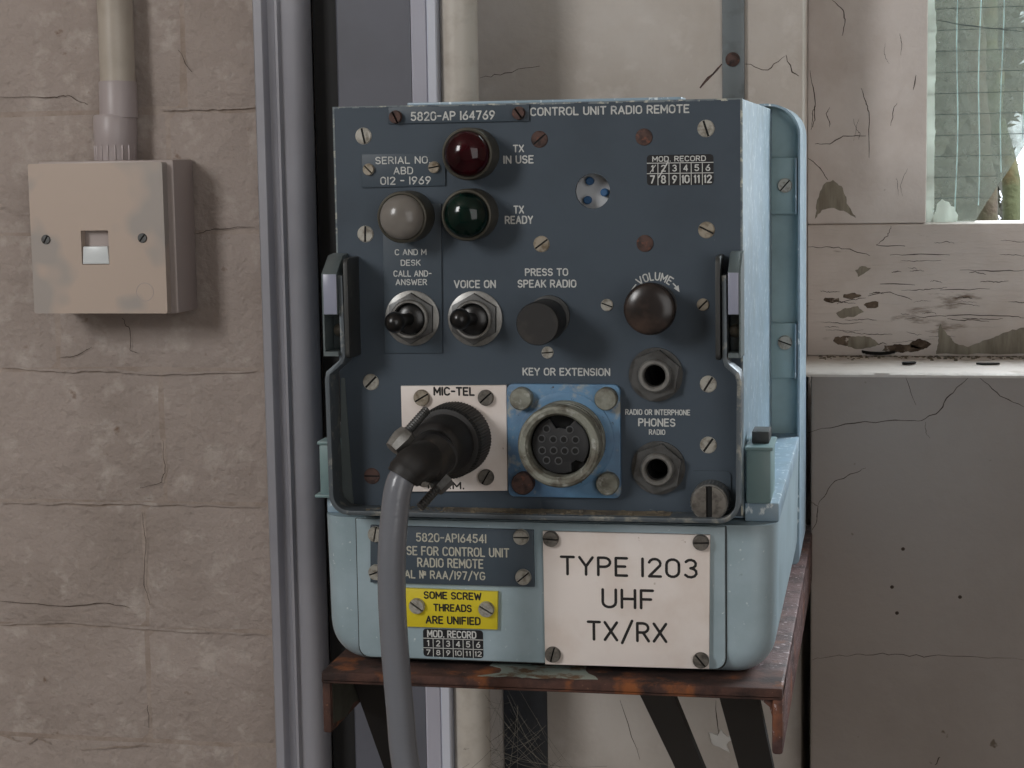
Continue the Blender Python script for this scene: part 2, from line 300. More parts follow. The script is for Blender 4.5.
# ------------------------------------------------------------------ engraved single-stroke lettering
def ar(cx, cy, rx, ry, a0, a1, n=7): return [(cx+rx*math.cos(math.radians(a0+(a1-a0)*i/n)), cy+ry*math.sin(math.radians(a0+(a1-a0)*i/n))) for i in range(n+1)]
_o = ar(.3, .7, .3, .3, 0, 180)+ar(.3, .3, .3, .3, 180, 360)
G = {
 'A': (.64, [[(0, 0), (.32, 1), (.64, 0)], [(.11, .32), (.53, .32)]]),
 'B': (.56, [[(0, .52), (.3, .52)]+ar(.3, .76, .22, .24, -90, 90)+[(0, 1), (0, 0), (.3, 0)]+ar(.3, .26, .26, .26, -90, 90)]),
 'C': (.58, [ar(.3, .7, .3, .3, 30, 180)+ar(.3, .3, .3, .3, 180, 330)]),
 'D': (.58, [[(0, 0), (0, 1), (.26, 1)]+ar(.26, .68, .32, .32, 90, 0)+ar(.26, .32, .32, .32, 0, -90)+[(0, 0)]]),
 'E': (.5, [[(.5, 1), (0, 1), (0, 0), (.5, 0)], [(0, .52), (.42, .52)]]),
 'F': (.5, [[(.5, 1), (0, 1), (0, 0)], [(0, .5), (.42, .5)]]),
 'G': (.6, [ar(.3, .7, .3, .3, 30, 180)+ar(.3, .3, .3, .3, 180, 360)+[(.6, .45), (.36, .45)]]),
 'H': (.56, [[(0, 0), (0, 1)], [(.56, 0), (.56, 1)], [(0, .5), (.56, .5)]]),
 'I': (.04, [[(.02, 0), (.02, 1)]]),
 'K': (.56, [[(0, 0), (0, 1)], [(.54, 1), (0, .42)], [(.18, .6), (.56, 0)]]),
 'L': (.48, [[(0, 1), (0, 0), (.48, 0)]]),
 'M': (.7, [[(0, 0), (0, 1), (.35, .3), (.7, 1), (.7, 0)]]),
 'N': (.58, [[(0, 0), (0, 1), (.58, 0), (.58, 1)]]),
 'O': (.6, [_o+[_o[0]]]),
 'P': (.54, [[(0, 0), (0, 1), (.28, 1)]+ar(.28, .74, .26, .26, 90, -90)+[(0, .48)]]),
 'R': (.56, [[(0, 0), (0, 1), (.28, 1)]+ar(.28, .74, .26, .26, 90, -90)+[(0, .48)], [(.28, .48), (.56, 0)]]),
 'S': (.54, [ar(.27, .75, .26, .25, 25, 270, 10)+ar(.27, .26, .27, .26, 90, -155, 10)[0:]]),
 'T': (.58, [[(0, 1), (.58, 1)], [(.29, 1), (.29, 0)]]),
 'U': (.56, [[(0, 1), (0, .28)]+ar(.28, .28, .28, .28, 180, 360)+[(.56, 1)]]),
 'V': (.62, [[(0, 1), (.31, 0), (.62, 1)]]),
 'W': (.84, [[(0, 1), (.2, 0), (.42, .8), (.64, 0), (.84, 1)]]),
 'X': (.6, [[(0, 0), (.6, 1)], [(0, 1), (.6, 0)]]),
 'Y': (.6, [[(0, 1), (.3, .48), (.6, 1)], [(.3, .48), (.3, 0)]]),
 '0': (.56, [[(.56*x/.6, y) for x, y in _o+[_o[0]]]]),
 '1': (.12, [[(0, .82), (.1, 1), (.1, 0)]]),
 'i': (.04, [[(.02, 0), (.02, 1)]]),
 '2': (.54, [ar(.27, .73, .26, .27, 165, -20)+[(.02, 0), (.54, 0)]]),
 '3': (.54, [ar(.26, .76, .24, .24, 150, -90)+ar(.26, .26, .27, .26, 90, -150)]),
 '4': (.56, [[(.42, 0), (.42, 1), (0, .28), (.56, .28)]]),
 '5': (.54, [[(.5, 1), (.08, 1), (.04, .56)]+ar(.26, .32, .28, .32, 120, -150)]),
 '6': (.54, [[(.42, 1), (.06, .48)]+ar(.27, .29, .27, .29, 150, -210, 12)]),
 '7': (.52, [[(0, 1), (.52, 1), (.16, 0)]]),
 '8': (.54, [ar(.27, .76, .23, .24, -90, 270, 12), ar(.27, .26, .27, .26, 90, 450, 12)]),
 '9': (.54, [[(.12, 0), (.48, .52)]+ar(.27, .71, .27, .29, -30, 330, 12)]),
 '-': (.36, [[(0, .5), (.36, .5)]]), '.': (.04, [[(.02, .0), (.02, .04)]]), '/': (.5, [[(0, -.15), (.5, 1.12)]]),
 'n': (.8, [[(0, 0), (0, 1), (.42, 0), (.42, 1)], ar(.68, .74, .13, .16, 0, 360, 10), [(.55, .46), (.81, .46)]]), ' ': (.17, []),
}
G['9'] = (.54, [[(.54-x, 1-y) for x, y in G['6'][1][0]]])
def text_paths(s, gap=.26):
    x = 0; out = []
    for ch in s:
        w_, pl = G[ch]; out += [[(px+x, py) for px, py in p] for p in pl]; x += w_+gap
    return out, x-gap
def stroke(mb, paths, hw, y, mp=lambda p: p, nd=8):
    """each path as a mitred ribbon with round ends; at sharp corners it is cut into pieces lying a hair apart in depth"""
    k = 0
    for p in paths:
        q = [Vector(mp(a)) for a in p]
        q = [a for i, a in enumerate(q) if i == 0 or (a-q[i-1]).length > 1e-5]
        if len(q) < 2: continue
        runs = [[q[0]]]
        for i in range(1, len(q)):
            runs[-1].append(q[i])
            if i < len(q)-1 and (q[i]-q[i-1]).angle(q[i+1]-q[i]) > .9: runs.append([q[i]])
        for r in runs:
            Y = y-.012*(k % 4); k += 1; n = len(r); T = [(r[min(i+1, n-1)]-r[max(i-1, 0)]).normalized() for i in range(n)]
            vs = []
            for a, t in zip(r, T):
                nn = Vector((-t.y, t.x))*hw; vs += [((a+nn).x, Y, (a+nn).y), ((a-nn).x, Y, (a-nn).y)]
            fs = [(2*i, 2*i+1, 2*i+3, 2*i+2) for i in range(n-1)]
            for a, t, i0, i1 in ((r[0], -T[0], 1, 0), (r[-1], T[-1], 2*n-2, 2*n-1)):
                b0 = math.atan2(t.y, t.x); base = len(vs); m_ = 4
                for c in range(1, m_): ang = b0+PI/2-PI*c/m_; vs.append((a.x+hw*math.cos(ang), Y, a.y+hw*math.sin(ang)))
                fs.append((i0,)+tuple(range(base, base+m_-1))+(i1,))
            mb.add(vs, fs)
def text(parent, s, xl, xr, yt, yb, Y, m_, sw=.16, name='engraved_line', yoff=.12):
    """one engraved line between photo columns xl..xr, cap top yt, baseline yb, on the plane y = Y"""
    xm = (xl+xr)/2; X0 = pt(xl, yb, Y)[0]; X1 = pt(xr, yb, Y)[0]; zb = pt(xm, yb, Y)[2]; h = pt(xm, yt, Y)[2]-zb
    hw = h*sw/2; zb += hw; h -= 2*hw; X0 += hw; X1 -= hw
    pa, tw = text_paths(s); mb = MB(); mb.open = True
    stroke(mb, pa, hw, Y-yoff, lambda p: (X0+p[0]*(X1-X0)/tw, zb+p[1]*h))
    return part(name, mb, m_, parent)
# ------------------------------------------------------------------ screws (axis along -y, slot along x)
def screw_mesh(name, r, h, m_, slot=.16, base=.4, dome=0.):
    mb = MB(); n = 10
    mb.lathe([(r, 0), (r, h*base)], (0, 0, 0), n=24)
    g = r*slot
    for sgn in (1, -1):
        a0 = math.asin(g/r); arc = [(r*.97*math.cos(a0+(PI-2*a0)*i/n), sgn*r*.97*math.sin(a0+(PI-2*a0)*i/n)) for i in range(n+1)]
        vs = [(x, -h*base*.5, z) for x, z in arc]+[(x*.93, -h, g*sgn+(z-g*sgn)*.93) for x, z in arc]
        k = n+1; fs = [(i, i+1, k+i+1, k+i) for i in range(n)]+[(n, 0, k, 2*k-1), tuple(range(k, 2*k))]
        mb.add(vs, fs)
    mb.cm = 1; mb.add([(-r*.95, -h*base-.02, -g), (r*.95, -h*base-.02, -g), (r*.95, -h*base-.02, g), (-r*.95, -h*base-.02, g)], [(0, 1, 2, 3)])  # slot floor coloured dark to deepen its own shadow
    return mb.mesh(name, [m_, 'pit'])
SC = {k: screw_mesh('screw', r, h, m_, sl) for k, (r, h, m_, sl) in dict(
    flush=(3.7, .5, 'screw', .13), beige=(3.6, .5, 'screw_beige', .11), brown=(3.7, .4, 'screw_brown', .10), small=(2.7, .6, 'screw', .12), smallbeige=(2.7, .6, 'screw_beige', .14),
    plate=(2.6, 1.6, 'screw_beige', .12), platebrown=(2.9, 2.4, 'screw_brown', .15), pan=(3.6, 2.2, 'screw', .10), pandark=(3.6, 2.2, 'screw_dark', .10), panbeige=(3.7, 2.2, 'screw_beige', .10), tab=(3.9, 2.5, 'screw', .10)).items()}
def screw(parent, kind, px, py, Y, ang, name='screw', label=None):
    return inst(name, SC[kind], pt(px, py, Y), parent, (0, -math.radians(ang), 0), label)

# ================================================================== SETTING
def crack(parent, pts, Y, wd=.5, name='crack', m_='dark_crack', jit=1.0, sub=5):
    if m_ == 'dark_crack': wd *= .62
    P = []
    for i in range(len(pts)-1):
        a, b = Vector(pt(*pts[i], Y)), Vector(pt(*pts[i+1], Y))
        for k in range(sub): P.append(a.lerp(b, k/sub)+Vector((random.uniform(-jit, jit), 0, random.uniform(-jit, jit)))*(0 if k == 0 else .7))
    P.append(Vector(pt(*pts[-1], Y))); n = len(P); mb = MB()
    vs = []
    for i, p in enumerate(P):
        d = (P[min(i+1, n-1)]-P[max(i-1, 0)]); nn = Vector((-d.z, 0, d.x)).normalized(); wv = wd*(.35+.65*math.sin(PI*(i+.5)/n))*random.uniform(.6, 1.2)/2
        vs += [p+nn*wv+Vector((0, -.12, 0)), p-nn*wv+Vector((0, -.12, 0))]
    mb.add(vs, [(2*i, 2*i+1, 2*i+3, 2*i+2) for i in range(n-1)]); mb.open = True
    return part(name, mb, m_, parent)
def flake(parent, pts, Y, m_, name='paint_flake', t=.8):
    """a thin chip or bare patch with a ragged outline"""
    P0 = [pt(*p, Y) for p in pts]; P = []; mb = MB()
    for i, a in enumerate(P0):
        b = P0[(i+1) % len(P0)]; L_ = math.hypot(a[0]-b[0], a[2]-b[2]); k = max(1, min(9, int(L_/1.6)))
        for q in range(k): P.append((a[0]+(b[0]-a[0])*q/k+(random.uniform(-.5, .5) if q else 0), Y, a[2]+(b[2]-a[2])*q/k+(random.uniform(-.5, .5) if q else 0)))
    mb.prism([(p[0], p[2]) for p in P], Y-t, Y+.5, bev=.2); return part(name, mb, m_, parent)
floor = struct('floor', MB().box(-1300, 2650, -2900, 1000, -1400, -1300), 'floor')
struct('ceiling', MB().box(-1300, 2650, -2900, 640, 1200, 1300), 'room')
struct('wall_rear', MB().box(-1300, 2650, -2900, -2800, -1300, 1200), 'room')
wl = MB()
for a in ((-2800, -2050, -1300, 1200), (-1350, 600, -1300, 1200), (-2050, -1350, -1300, 300), (-2050, -1350, 1100, 1200)): wl.box(-1400, -1300, a[0], a[1], a[2], a[3])
struct('wall_left', wl, 'room')
struct('wall_right', MB().box(2600, 2650, -2800, 600, -1300, 1200), 'room')
# painted brick wall on the left: backing of painted mortar, proud bricks as its pieces
wb_ = struct('wall_back', MB().box(-1300, -92, 290.95, 600, -1300, 1200), 'mortar')
rows = [235, 160, 84, 7.7, -66.2, -151.3, -235.4, -315.9, -389.2, -465]
perp = {0: -150, 1: -235, 2: -178, 3: -190, 4: -268, 5: -200.5, 6: -215.5, 7: -216.5, 8: -160}
def brick(x0, x1, z0, z1, rows_k):
    mb = MB(); nx, nz = 6, 3; g = .4; b = 5.0
    xs = [x0+g, x0+g+b]+[x0+g+b+(x1-x0-2*g-2*b)*i/(nx-1) for i in range(1, nx-1)]+[x1-g-b, x1-g]
    zs = [z0+g, z0+g+b, (z0+z1)/2, z1-g-b, z1-g]; vs = []; ph = random.uniform(0, 50)
    for j, z in enumerate(zs):
        for i, x in enumerate(xs):
            edge = i in (0, len(xs)-1) or j in (0, len(zs)-1)
            jx = random.uniform(-.5, .5) if not edge else random.uniform(-.25, .25)
            y = 291.1 if edge else 290.4+.7*noise.noise(Vector((x*.02+ph, z*.04, 3)))
            vs.append((x+jx, y, z+random.uniform(-.6, .6)))
    n = len(xs); fs = [(j*n+i, j*n+i+1, (j+1)*n+i+1, (j+1)*n+i) for j in range(len(zs)-1) for i in range(n-1)]
    mb.add(vs, fs); mb.open = True
    return part('brick', mb, 'wall_left', wb_, ang=80)
for k in range(len(rows)-1):
    x = perp[k]-4*225
    while x < -93:
        x1 = min(x+225, -93.5)
        if x1 > -560 and x1-x > 8: brick(max(x, -620), x1, rows[k+1], rows[k], k)
        x += 225
for c_ in ([(0, 97), (55, 97), (68, 95), (88, 105)], [(195, 234), (214, 229), (255, 227)], [(163, 440), (165, 470), (162, 482), (140, 488)], [(60, 358), (78, 355), (92, 347)],
           [(178, 50), (192, 72)], [(0, 601), (60, 606), (105, 603), (130, 608)], [(142, 512), (146, 540), (144, 585), (150, 605)], [(148, 705), (149, 728)], [(122, 318), (130, 330), (130, 350), (138, 353)]):
    crack(wb_, c_, 289.2, .8, m_='dark_crack', jit=.9)
for c_ in ([(0, 367), (60, 371), (110, 370), (150, 374), (253, 371)], [(0, 503), (80, 503), (140, 503), (258, 507)], [(0, 624), (70, 622), (160, 629), (265, 635)], [(160, 110), (200, 108), (253, 107)]):
    crack(wb_, c_, 289.0, 2.0, 'paint_ridge', 'wall_left', jit=.7, sub=9)
for c_ in ([(0, 735), (20, 741)], [(27, 744), (36, 737), (50, 744)], [(80, 750), (110, 747), (150, 746)]):
    crack(wb_, c_, 289.0, 1.6, 'paint_blister_edge', 'mortar', jit=.6, sub=6)
# plaster pier behind the unit, its right reveal catching the window's light
pier = struct('wall_middle', MB().box(-92, 191.5, 350, 600, -1300, 1200, 1.5), 'pier')
crack(pier, [(480, 78), (505, 73), (540, 66)], 350, .8); crack(pier, [(745, 64), (768, 70), (785, 56)], 350, .9)
crack(pier, [(700, 88), (722, 64)], 350, 1.6, 'stain_line', 'screw_brown'); crack(pier, [(786, 55), (792, 72), (799, 76)], 350, 1.2)
crack(pier, [(620, 700), (640, 760)], 350, .6); crack(pier, [(716, 700), (719, 740)], 350, .8)
flake(pier, [(709, 732), (718, 735), (721, 729), (726, 735), (733, 737), (727, 744), (730, 752), (722, 748), (713, 744)], 349.5, 'paint_chip', t=1.5)
# wall below and around the window
wr = struct('wall_below_window', MB().box(197.5, 2600, 325, 600, -1300, -155.5, 2), 'lower')
struct('wall_above_window', MB().box(191.5, 2600, 350, 600, 760, 1200), 'room')
struct('wall_beside_window', MB().box(900, 2600, 350, 600, -158, 760), 'room')
crack(wr, [(808, 433), (845, 424), (895, 420), (918, 421)], 325, .9); crack(wr, [(918, 421), (936, 414), (950, 395), (968, 378)], 325, 1.0)
crack(wr, [(980, 378), (1000, 396), (1024, 407)], 325, .8); crack(wr, [(925, 422), (926, 432), (930, 438)], 325, .4); crack(wr, [(906, 378), (916, 405)], 325, .5)
crack(wr, [(818, 505), (832, 484), (850, 474), (866, 468)], 325, .8); crack(wr, [(808, 500), (818, 506), (817, 518), (812, 530)], 325, .9)
crack(wr, [(812, 660), (860, 654), (930, 656), (1024, 660)], 325, .6, jit=1.4, sub=10); crack(wr, [(935, 765), (940, 757)], 325, 1.3)
for q in ((892, 587), (960, 597), (903, 549), (897, 613)): flake(wr, [(q[0]+2.2*math.cos(a), q[1]+2.0*math.sin(a)) for a in [i*PI/3 for i in range(6)]], 325, 'dark_crack', 'pit_mark', .1)
# sill with a bull-nosed, chipped front edge
sill_mb = MB(); sx_ = [191.7+i*2.2 for i in range(140)]+[520, 905]; sv = []
for i, x in enumerate(sx_):
    a = noise.noise(Vector((x*.09, 1, 1))); b = noise.noise(Vector((x*.4, 4, 1)))
    for y, z in ((324.8, -157), (324.9+.5*b, -155.6+.5*a), (326.4+1.4*a+.6*b, -154.5+.35*b), (331+2*a, -154+.12*b), (345, -153.95), (416, -153.95), (416, -157)): sv.append((x, y, z))
sill_mb.add(sv, [(7*i+k, 7*i+7+k, 7*i+8+k, 7*i+k+1) for i in range(len(sx_)-1) for k in range(6)]+[tuple(range(7)), tuple(range(len(sv)-1, len(sv)-8, -1))])
sill = struct('window_sill', sill_mb, 'sill')
# window: stile, bottom rail, top rail, far stile, pane
win = bpy.data.objects.new('window_1', None); C.objects.link(win); win.location = (.192, .415, (Z0-154)/1000); OFF[win.name] = (192, 415, -154); win['kind'] = 'structure'
part('left_stile', MB().box(191.6, 265.8, 416, 456, -69.3, 700, 1.2), 'frame', win)
part('bottom_rail', MB().box(191.6, 900, 415, 458, -154, -69.5, 1.5), 'rail', win)
part('top_rail', MB().box(191.6, 900, 416, 456, 700, 760, 1.2), 'frame', win)
part('right_stile', MB().box(830, 900, 416, 456, -69.3, 700, 1.2), 'frame', win)
def XZ(px, py, Y): p = pt(px, py, Y); return (p[0], p[2])
pane = [(265, -69.5), XZ(973, 224, 440), XZ(986, 203, 440), XZ(1010, 168, 440), XZ(1024, 146, 440), (360, 20), (420, 120), (500, 260), (640, 420), (830, 520), (830, 702), (265, 702)]
pn = part('glass_pane', MB().prism(pane, 438, 441), 'glass', win, 'cracked wired glass with its lower corner broken away')
mbw = MB()
for x in np.arange(284.9, 520, 13.8):
    zb = -69 if x < 292 else -69+(x-292)*1.5
    mbw.tube([(x+.7*math.sin(z*.05+x), 437.9, z) for z in np.arange(max(zb, -69), 700, 16)], .38, 5)
part('glass_wire_mesh', mbw, 'wire_glint', pn, kind='stuff'); mbw = MB()
for z in np.arange(-54.3, 700, 13.3):
    xe = 292+(z+69)/1.5
    mbw.tube([(265.5, 437.9, z), (min(830, xe), 437.9, z+.5)], .22, 5)
part('glass_wire_mesh', mbw, 'wire', pn, kind='stuff')
mbp = MB(); zs = np.arange(-69, 160, 3.0)
ex = [271.2+1.2*noise.noise(Vector((z*.05, 1, 2)))+.7*noise.noise(Vector((z*.2, 5, 2))) for z in zs]
mbp.prism([(265.2, zs[0])]+list(zip(ex, zs))+[(265.2, zs[-1])], 437.0, 437.8); part('sky_edge_strip', mbp, 'white_smear', pn, 'white irregular strip painted for bright sky along the glass edge')  # white strip stands in for sky light through the clear glass edge
mbp = MB(); mbp.prism([XZ(*q, 437.4) for q in ((931, 223), (933, 216), (936, 211), (937, 204), (939, 202), (942, 199), (945, 201), (949, 202), (951, 206), (955, 207), (955.5, 211), (958, 215), (957, 223))], 436.8, 437.8)
part('white_smear', mbp, 'white_smear', pn)
crack(pn, [(937, 20), (962, 25), (1000, 29), (1024, 32)], 437.6, .9, 'glass_crack', 'wire', jit=.3)
for c_ in ([(832, 0), (843, 10), (845, 22), (842, 36)], [(861, 88), (866, 102), (869, 112), (869, 158)], [(815, 144), (830, 144), (843, 136), (866, 136)], [(913, 90), (916, 75)], [(810, 70), (815, 100), (815, 120), (811, 130)], [(808, 158), (820, 168), (828, 180)]):
    crack(win, c_, 416, 1.0, 'paint_crack', jit=.5)
for c_ in ([(808, 247), (830, 247), (850, 249), (870, 256)], [(876, 245), (888, 236), (891, 226)], [(876, 245), (905, 246)], [(837, 304), (850, 300), (866, 298)], [(905, 318), (935, 316), (960, 315), (1010, 316), (1024, 318)], [(868, 296), (890, 292), (912, 300)], [(890, 255), (920, 254), (950, 255)], [(960, 270), (1000, 271), (1024, 270)], [(880, 284), (915, 285)], [(940, 290), (990, 289)]):
    crack(win, c_, 415, .9, 'paint_crack', jit=.7)
rw = random.Random(21)
for i in range(34):
    x = rw.uniform(812, 1010); y = 232+rw.random()**.7*114; L_ = rw.uniform(8, 46); pts_c = [(x, y)]
    for k in range(3): x += L_/3; y += rw.uniform(-1.6, 1.8); pts_c.append((x, y))
    crack(win, pts_c, 415, rw.uniform(.35, 1.0), 'paint_crack', jit=.5)
for i in range(9):
    x = rw.uniform(815, 915); y = rw.uniform(5, 190); pts_c = [(x, y)]
    for k in range(3): x += rw.uniform(-4, 4); y += rw.uniform(4, 11); pts_c.append((x, y))
    crack(win, pts_c, 416, rw.uniform(.3, .8), 'paint_crack', jit=.4)
for q in (((832, 300), 10, 3), ((852, 296), 12, 3), ((846, 341), 14, 5), ((900, 348), 22, 4), ((920, 344), 12, 5), ((872, 305), 9, 4)):
    flake(win, [(q[0][0]+q[1]*math.cos(a)*rw.uniform(.7, 1.2), q[0][1]+q[2]*math.sin(a)*rw.uniform(.7, 1.2)) for a in [i*PI/4 for i in range(8)]], 415, 'rot', 'rotten_patch', .12)
flake(win, [(815, 219), (817, 200), (824, 184), (833, 180), (843, 188), (848, 205), (856, 218), (846, 212), (834, 208), (822, 210)], 416, 'bare_wood_and_shade', 'peeled_patch', .15)
flake(win, [(836, 313), (845, 308), (858, 306), (864, 312), (854, 317), (840, 318)], 415, 'bare_wood_and_shade', 'peeled_patch', .15)
flake(win, [(855, 270), (862, 266), (871, 268), (866, 272), (858, 277)], 415, 'bare_wood_and_shade', 'peeled_patch', .15)
flake(win, [(940, 322), (944, 330), (955, 343), (968, 347), (985, 340), (1010, 331), (1030, 325), (1030, 354), (936, 354), (938, 340)], 415, 'bare_wood_and_shade', 'peeled_patch', .2)  # peeled recess; its brownish-grey shadow is painted as this patch
flake(win, [(848, 338), (858, 336), (870, 337), (880, 345), (860, 349), (848, 347)], 415, 'bare_wood_and_shade', 'peeled_patch', .2)
mbd = MB()
for i in range(260):
    x = random.uniform(200, 400); y = 414-abs(random.gauss(0, 9)); r = random.uniform(.3, 1.5)
    mbd.lathe([(r, 0), (r*.7, r*.5), (.05, r*.6)], (x, y, -154), (0, 0, 1), 5, cap1=False)
part('sill_dust', mbd, 'dust', sill, kind='stuff')
def sill_flake(px, py, L_, W_, ht, rot, label, m_='black_matt', name='flake'):
    d = CF + CR*(px-512)/FPX - CU*(py-384)/FPX; q = CAM+d*((-154-CAM[2])/d[2]); x, y = q[0], q[1]
    t = thing(name, (x, y, -154), label, 'flake'); mb = MB(); n = 8; vs = []
    for i in range(n+1):
        u_ = i/n*2-1; wv = W_*math.sqrt(max(.06, 1-u_*u_))*.5
        for sg in (-1, 0, 1):
            X = u_*L_/2; Yy = sg*wv; c, s_ = math.cos(rot), math.sin(rot); zz = -153.8+ht*(abs(sg)*.9+.2*u_*u_)
            vs.append((x+X*c-Yy*s_, y+X*s_+Yy*c, zz))
    fs = [(3*i+j, 3*i+j+1, 3*i+4+j, 3*i+3+j) for i in range(n) for j in range(2)]
    mb.add(vs, fs); vs2 = [(a, b, c_+.5) for a, b, c_ in vs]; mb.add(vs2, [f[::-1] for f in fs]); part('curled_skin', mb, m_, t)
sill_flake(879, 356, 22, 14, 3, .05, 'black curled flake lying on the white windowsill, largest of the three', name='curled_flake')
sill_flake(909, 365, 9, 7, 1.2, .4, 'small dark chip on the windowsill edge just right of the black curled flake', name='dark_chip')
sill_flake(988, 365, 14, 6, .6, 0, 'thin dark sliver lying on the windowsill at far right', name='dark_sliver')
# outdoors
struct('ground_outside', MB().box(-3000, 6000, 1000, 9000, -1420, -1400), 'ground')
XSKY, ZSKY = pt(1010, 170, 2450)[0]-14, pt(1016, 118, 2450)[2]   # the bush leaves a bright gap of sky low on the right
def tree(pts, rad, label, m_, leafbox, nleaf, seed):
    rnd = random.Random(seed); t = thing('tree', pts[0], label, 'tree', None)
    P = []; R_ = []
    for i in range(len(pts)-1):
        for k in range(6):
            a = Vector(pts[i]).lerp(Vector(pts[i+1]), k/6); P.append(a+Vector((rnd.uniform(-4, 4), rnd.uniform(-4, 4), 0))); R_.append(rad*(1-.45*(i+k/6)/(len(pts)-1))*rnd.uniform(.93, 1.07))
    P.append(Vector(pts[-1])); R_.append(rad*.5); part('trunk', MB().tube(P, R_, 12), m_, t, ang=80)
    mb = MB(); mb.open = True
    for i in range(nleaf):
        c = Vector([rnd.uniform(leafbox[2*k], leafbox[2*k+1]) for k in range(3)]); d = Vector((rnd.gauss(0, 1), rnd.gauss(0, 1), rnd.gauss(0, 1))).normalized(); e = d.orthogonal().normalized(); s_ = rnd.uniform(14, 34)
        if c.y > 2000 and c.z < ZSKY and c.x > XSKY: continue
        mb.add([c-d*s_, c+e*s_*.4, c+d*s_, c-e*s_*.4], [(0, 1, 2), (0, 2, 3)])
    part('foliage', mb, 'leaf', t, kind='stuff')
tree([(352, 1300, -1400), (350, 1300, -400), (346, 1300, -60), (330, 1310, 120), (300, 1320, 500), (310, 1340, 1100)], 13, 'slim brown tree trunk close behind the broken corner of the window', 'bark', (250, 420, 1280, 1420, 330, 1300), 160, 3)
tree([(392, 1420, -1400), (388, 1420, -400), (378, 1420, -60), (360, 1430, 60), (352, 1440, 250), (372, 1440, 1100)], 12, 'green mossy tree trunk leaning left, right of the brown trunk', 'bark_green', (250, 460, 1440, 1560, 420, 1300), 160, 4)
tree([(520, 2400, -1400), (510, 2400, 0), (540, 2420, 900)], 40, 'dense grey-green bush filling the view behind the wired glass', 'bark', (140, 455, 2250, 2700, -700, 420), 9000, 5)
# ================================================================== LEFT-HAND FITTINGS ON THE WALL
def full_height(name, poly, mats, label, cat, pieces=(), z0=-1300, z1=1200):
    xs = [p[0] for p in poly]; ys = [p[1] for p in poly]
    t = thing(name, ((min(xs)+max(xs))/2, max(ys), z0), label, cat); part('body', MB().prism(poly, z0, z1, 'z'), mats, t)
    for nm, pl, mm in pieces: part(nm, MB().prism(pl, z0, z1, 'z'), mm, t)
    return t
def arcxy(cx, cy, rx, ry, a0, a1, n=8): return [(cx+rx*math.cos(math.radians(a0+(a1-a0)*i/n)), cy+ry*math.sin(math.radians(a0+(a1-a0)*i/n))) for i in range(n+1)]
full_height('steel_trunking', [(-117, 290), (-117, 242), (-116, 240.5), (-111.5, 240.5), (-110.2, 242), (-109.5, 246), (-106, 247.5), (-104.6, 243), (-103.4, 240.3), (-102, 240.3), (-101, 243.5)]+[(-98, 244)]+arcxy(-98, 254, 9.5, 10, -90, 0)+[(-88.5, 262), (-96, 290)], 'grey_trunk', 'tall grey steel trunking with a ribbed front beside the painted bricks', 'trunking')
pa_, pb_, pc_, pd_ = pt(410.8, 50, 262)[0], pt(427, 50, 266)[0], pt(437.2, 50, 266)[0], pt(457.2, 50, 277)[0]
full_height('steel_partition', [(-73.5, 349.9), (-73.5, 263), (-72.5, 262), (pa_, 262), (pa_, 349.9)], 'dark_trunk', 'wide dark grey steel partition upright between the black gap and the cream pipe', 'panel')
struct('gap_shade_strip_1', MB().box(-88.4, -73.6, 266, 349.9, -1300, 1200), 'gap_shade_black')  # black strip put in for the shade between the two uprights
full_height('white_trunking', [(pb_, 349.9), (pb_, 266.5), (pb_+.6, 266), (pc_-1, 266), (pc_-.3, 266.8), (pc_-.3, 349.9)], 'white_plastic', 'narrow white plastic trunking between the dark grey panel and the cream pipe', 'trunking',
            [('side_lip', [(pa_+.2, 300), (pa_+.2, 262.4), (pa_+1, 262), (pb_-.6, 265.4), (pb_-.1, 266.6), (pb_-.1, 300)], 'lavender')])
full_height('cream_pipe', [(pd_+.5+11.2*math.cos(2*PI*i/32), 279.5+11.2*math.sin(2*PI*i/32)) for i in range(32)], 'cream_pipe', 'thick cream painted vertical pipe rising behind the left of the grey unit', 'pipe')
# steel strap hanging on the pier
t = thing('steel_strap', (149.8, 349.9, -20), 'flat grey steel strap with a black screw on the wall above the unit', 'strap')
part('strip', MB().box(143.2, 156.6, 346.9, 349.9, -120, 1100, .4), 'steel_strip', t)
part('screw', MB().lathe([(4.4, 0), (4.2, 1.5), (2.5, 2.6), (1.2, 2.8)], (149.5, 347, 32.8), n=16), 'screw_brown', t, 'blackened round screw head')
t = thing('dark_flat_strip', (13, 349.9, -700), 'dark blue-grey flat strip on the wall under the rusty bracket', 'strip')
part('strip', MB().box(pt(504, 730, 347)[0], pt(547, 730, 347)[0], 346.8, 349.9, -1200, -225, .5), 'dark_strip', t)  # plain dark blue-grey strip against the wall
# conduit and telephone socket
t = thing('conduit', (-218, 276, -21), 'vertical cream conduit with grey couplings entering the top of the wall socket', 'conduit')
cx, cy = -216.0, 279.0
part('tube', MB().lathe([(10.6, 25), (10.6, 1221)], (cx, cy, -21), (0, 0, 1), 28), 'cream_conduit', t)
part('coupling', MB().lathe([(10.8, 27.5), (11.5, 28), (11.3, 49), (10.7, 50)], (cx-.3, cy, -24), (0, 0, 1), 28, cap0=True), 'grey_coupling', t)
part('adaptor', MB().lathe([(12.6, 0), (12.6, 9), (13, 10), (13, 26), (12, 27.5)], (cx-3, cy, -21.6), (0, 0, 1), 28, cap0=True), 'grey_coupling', t)
rb = MB()
for i in range(9): a = PI+PI*(i+.5)/9; rb.box(cx-3+12.7*math.cos(a)-.5, cx-3+12.7*math.cos(a)+.5, cy+12.7*math.sin(a)-.5, cy+12.7*math.sin(a)+.5, -21.5, -12.5, .2)
part('grip_ribs', rb, 'grey_coupling', t)
t = thing('wall_socket', (-219, 290, -68), 'square yellowed grey telephone wall socket with a small shuttered opening', 'socket')
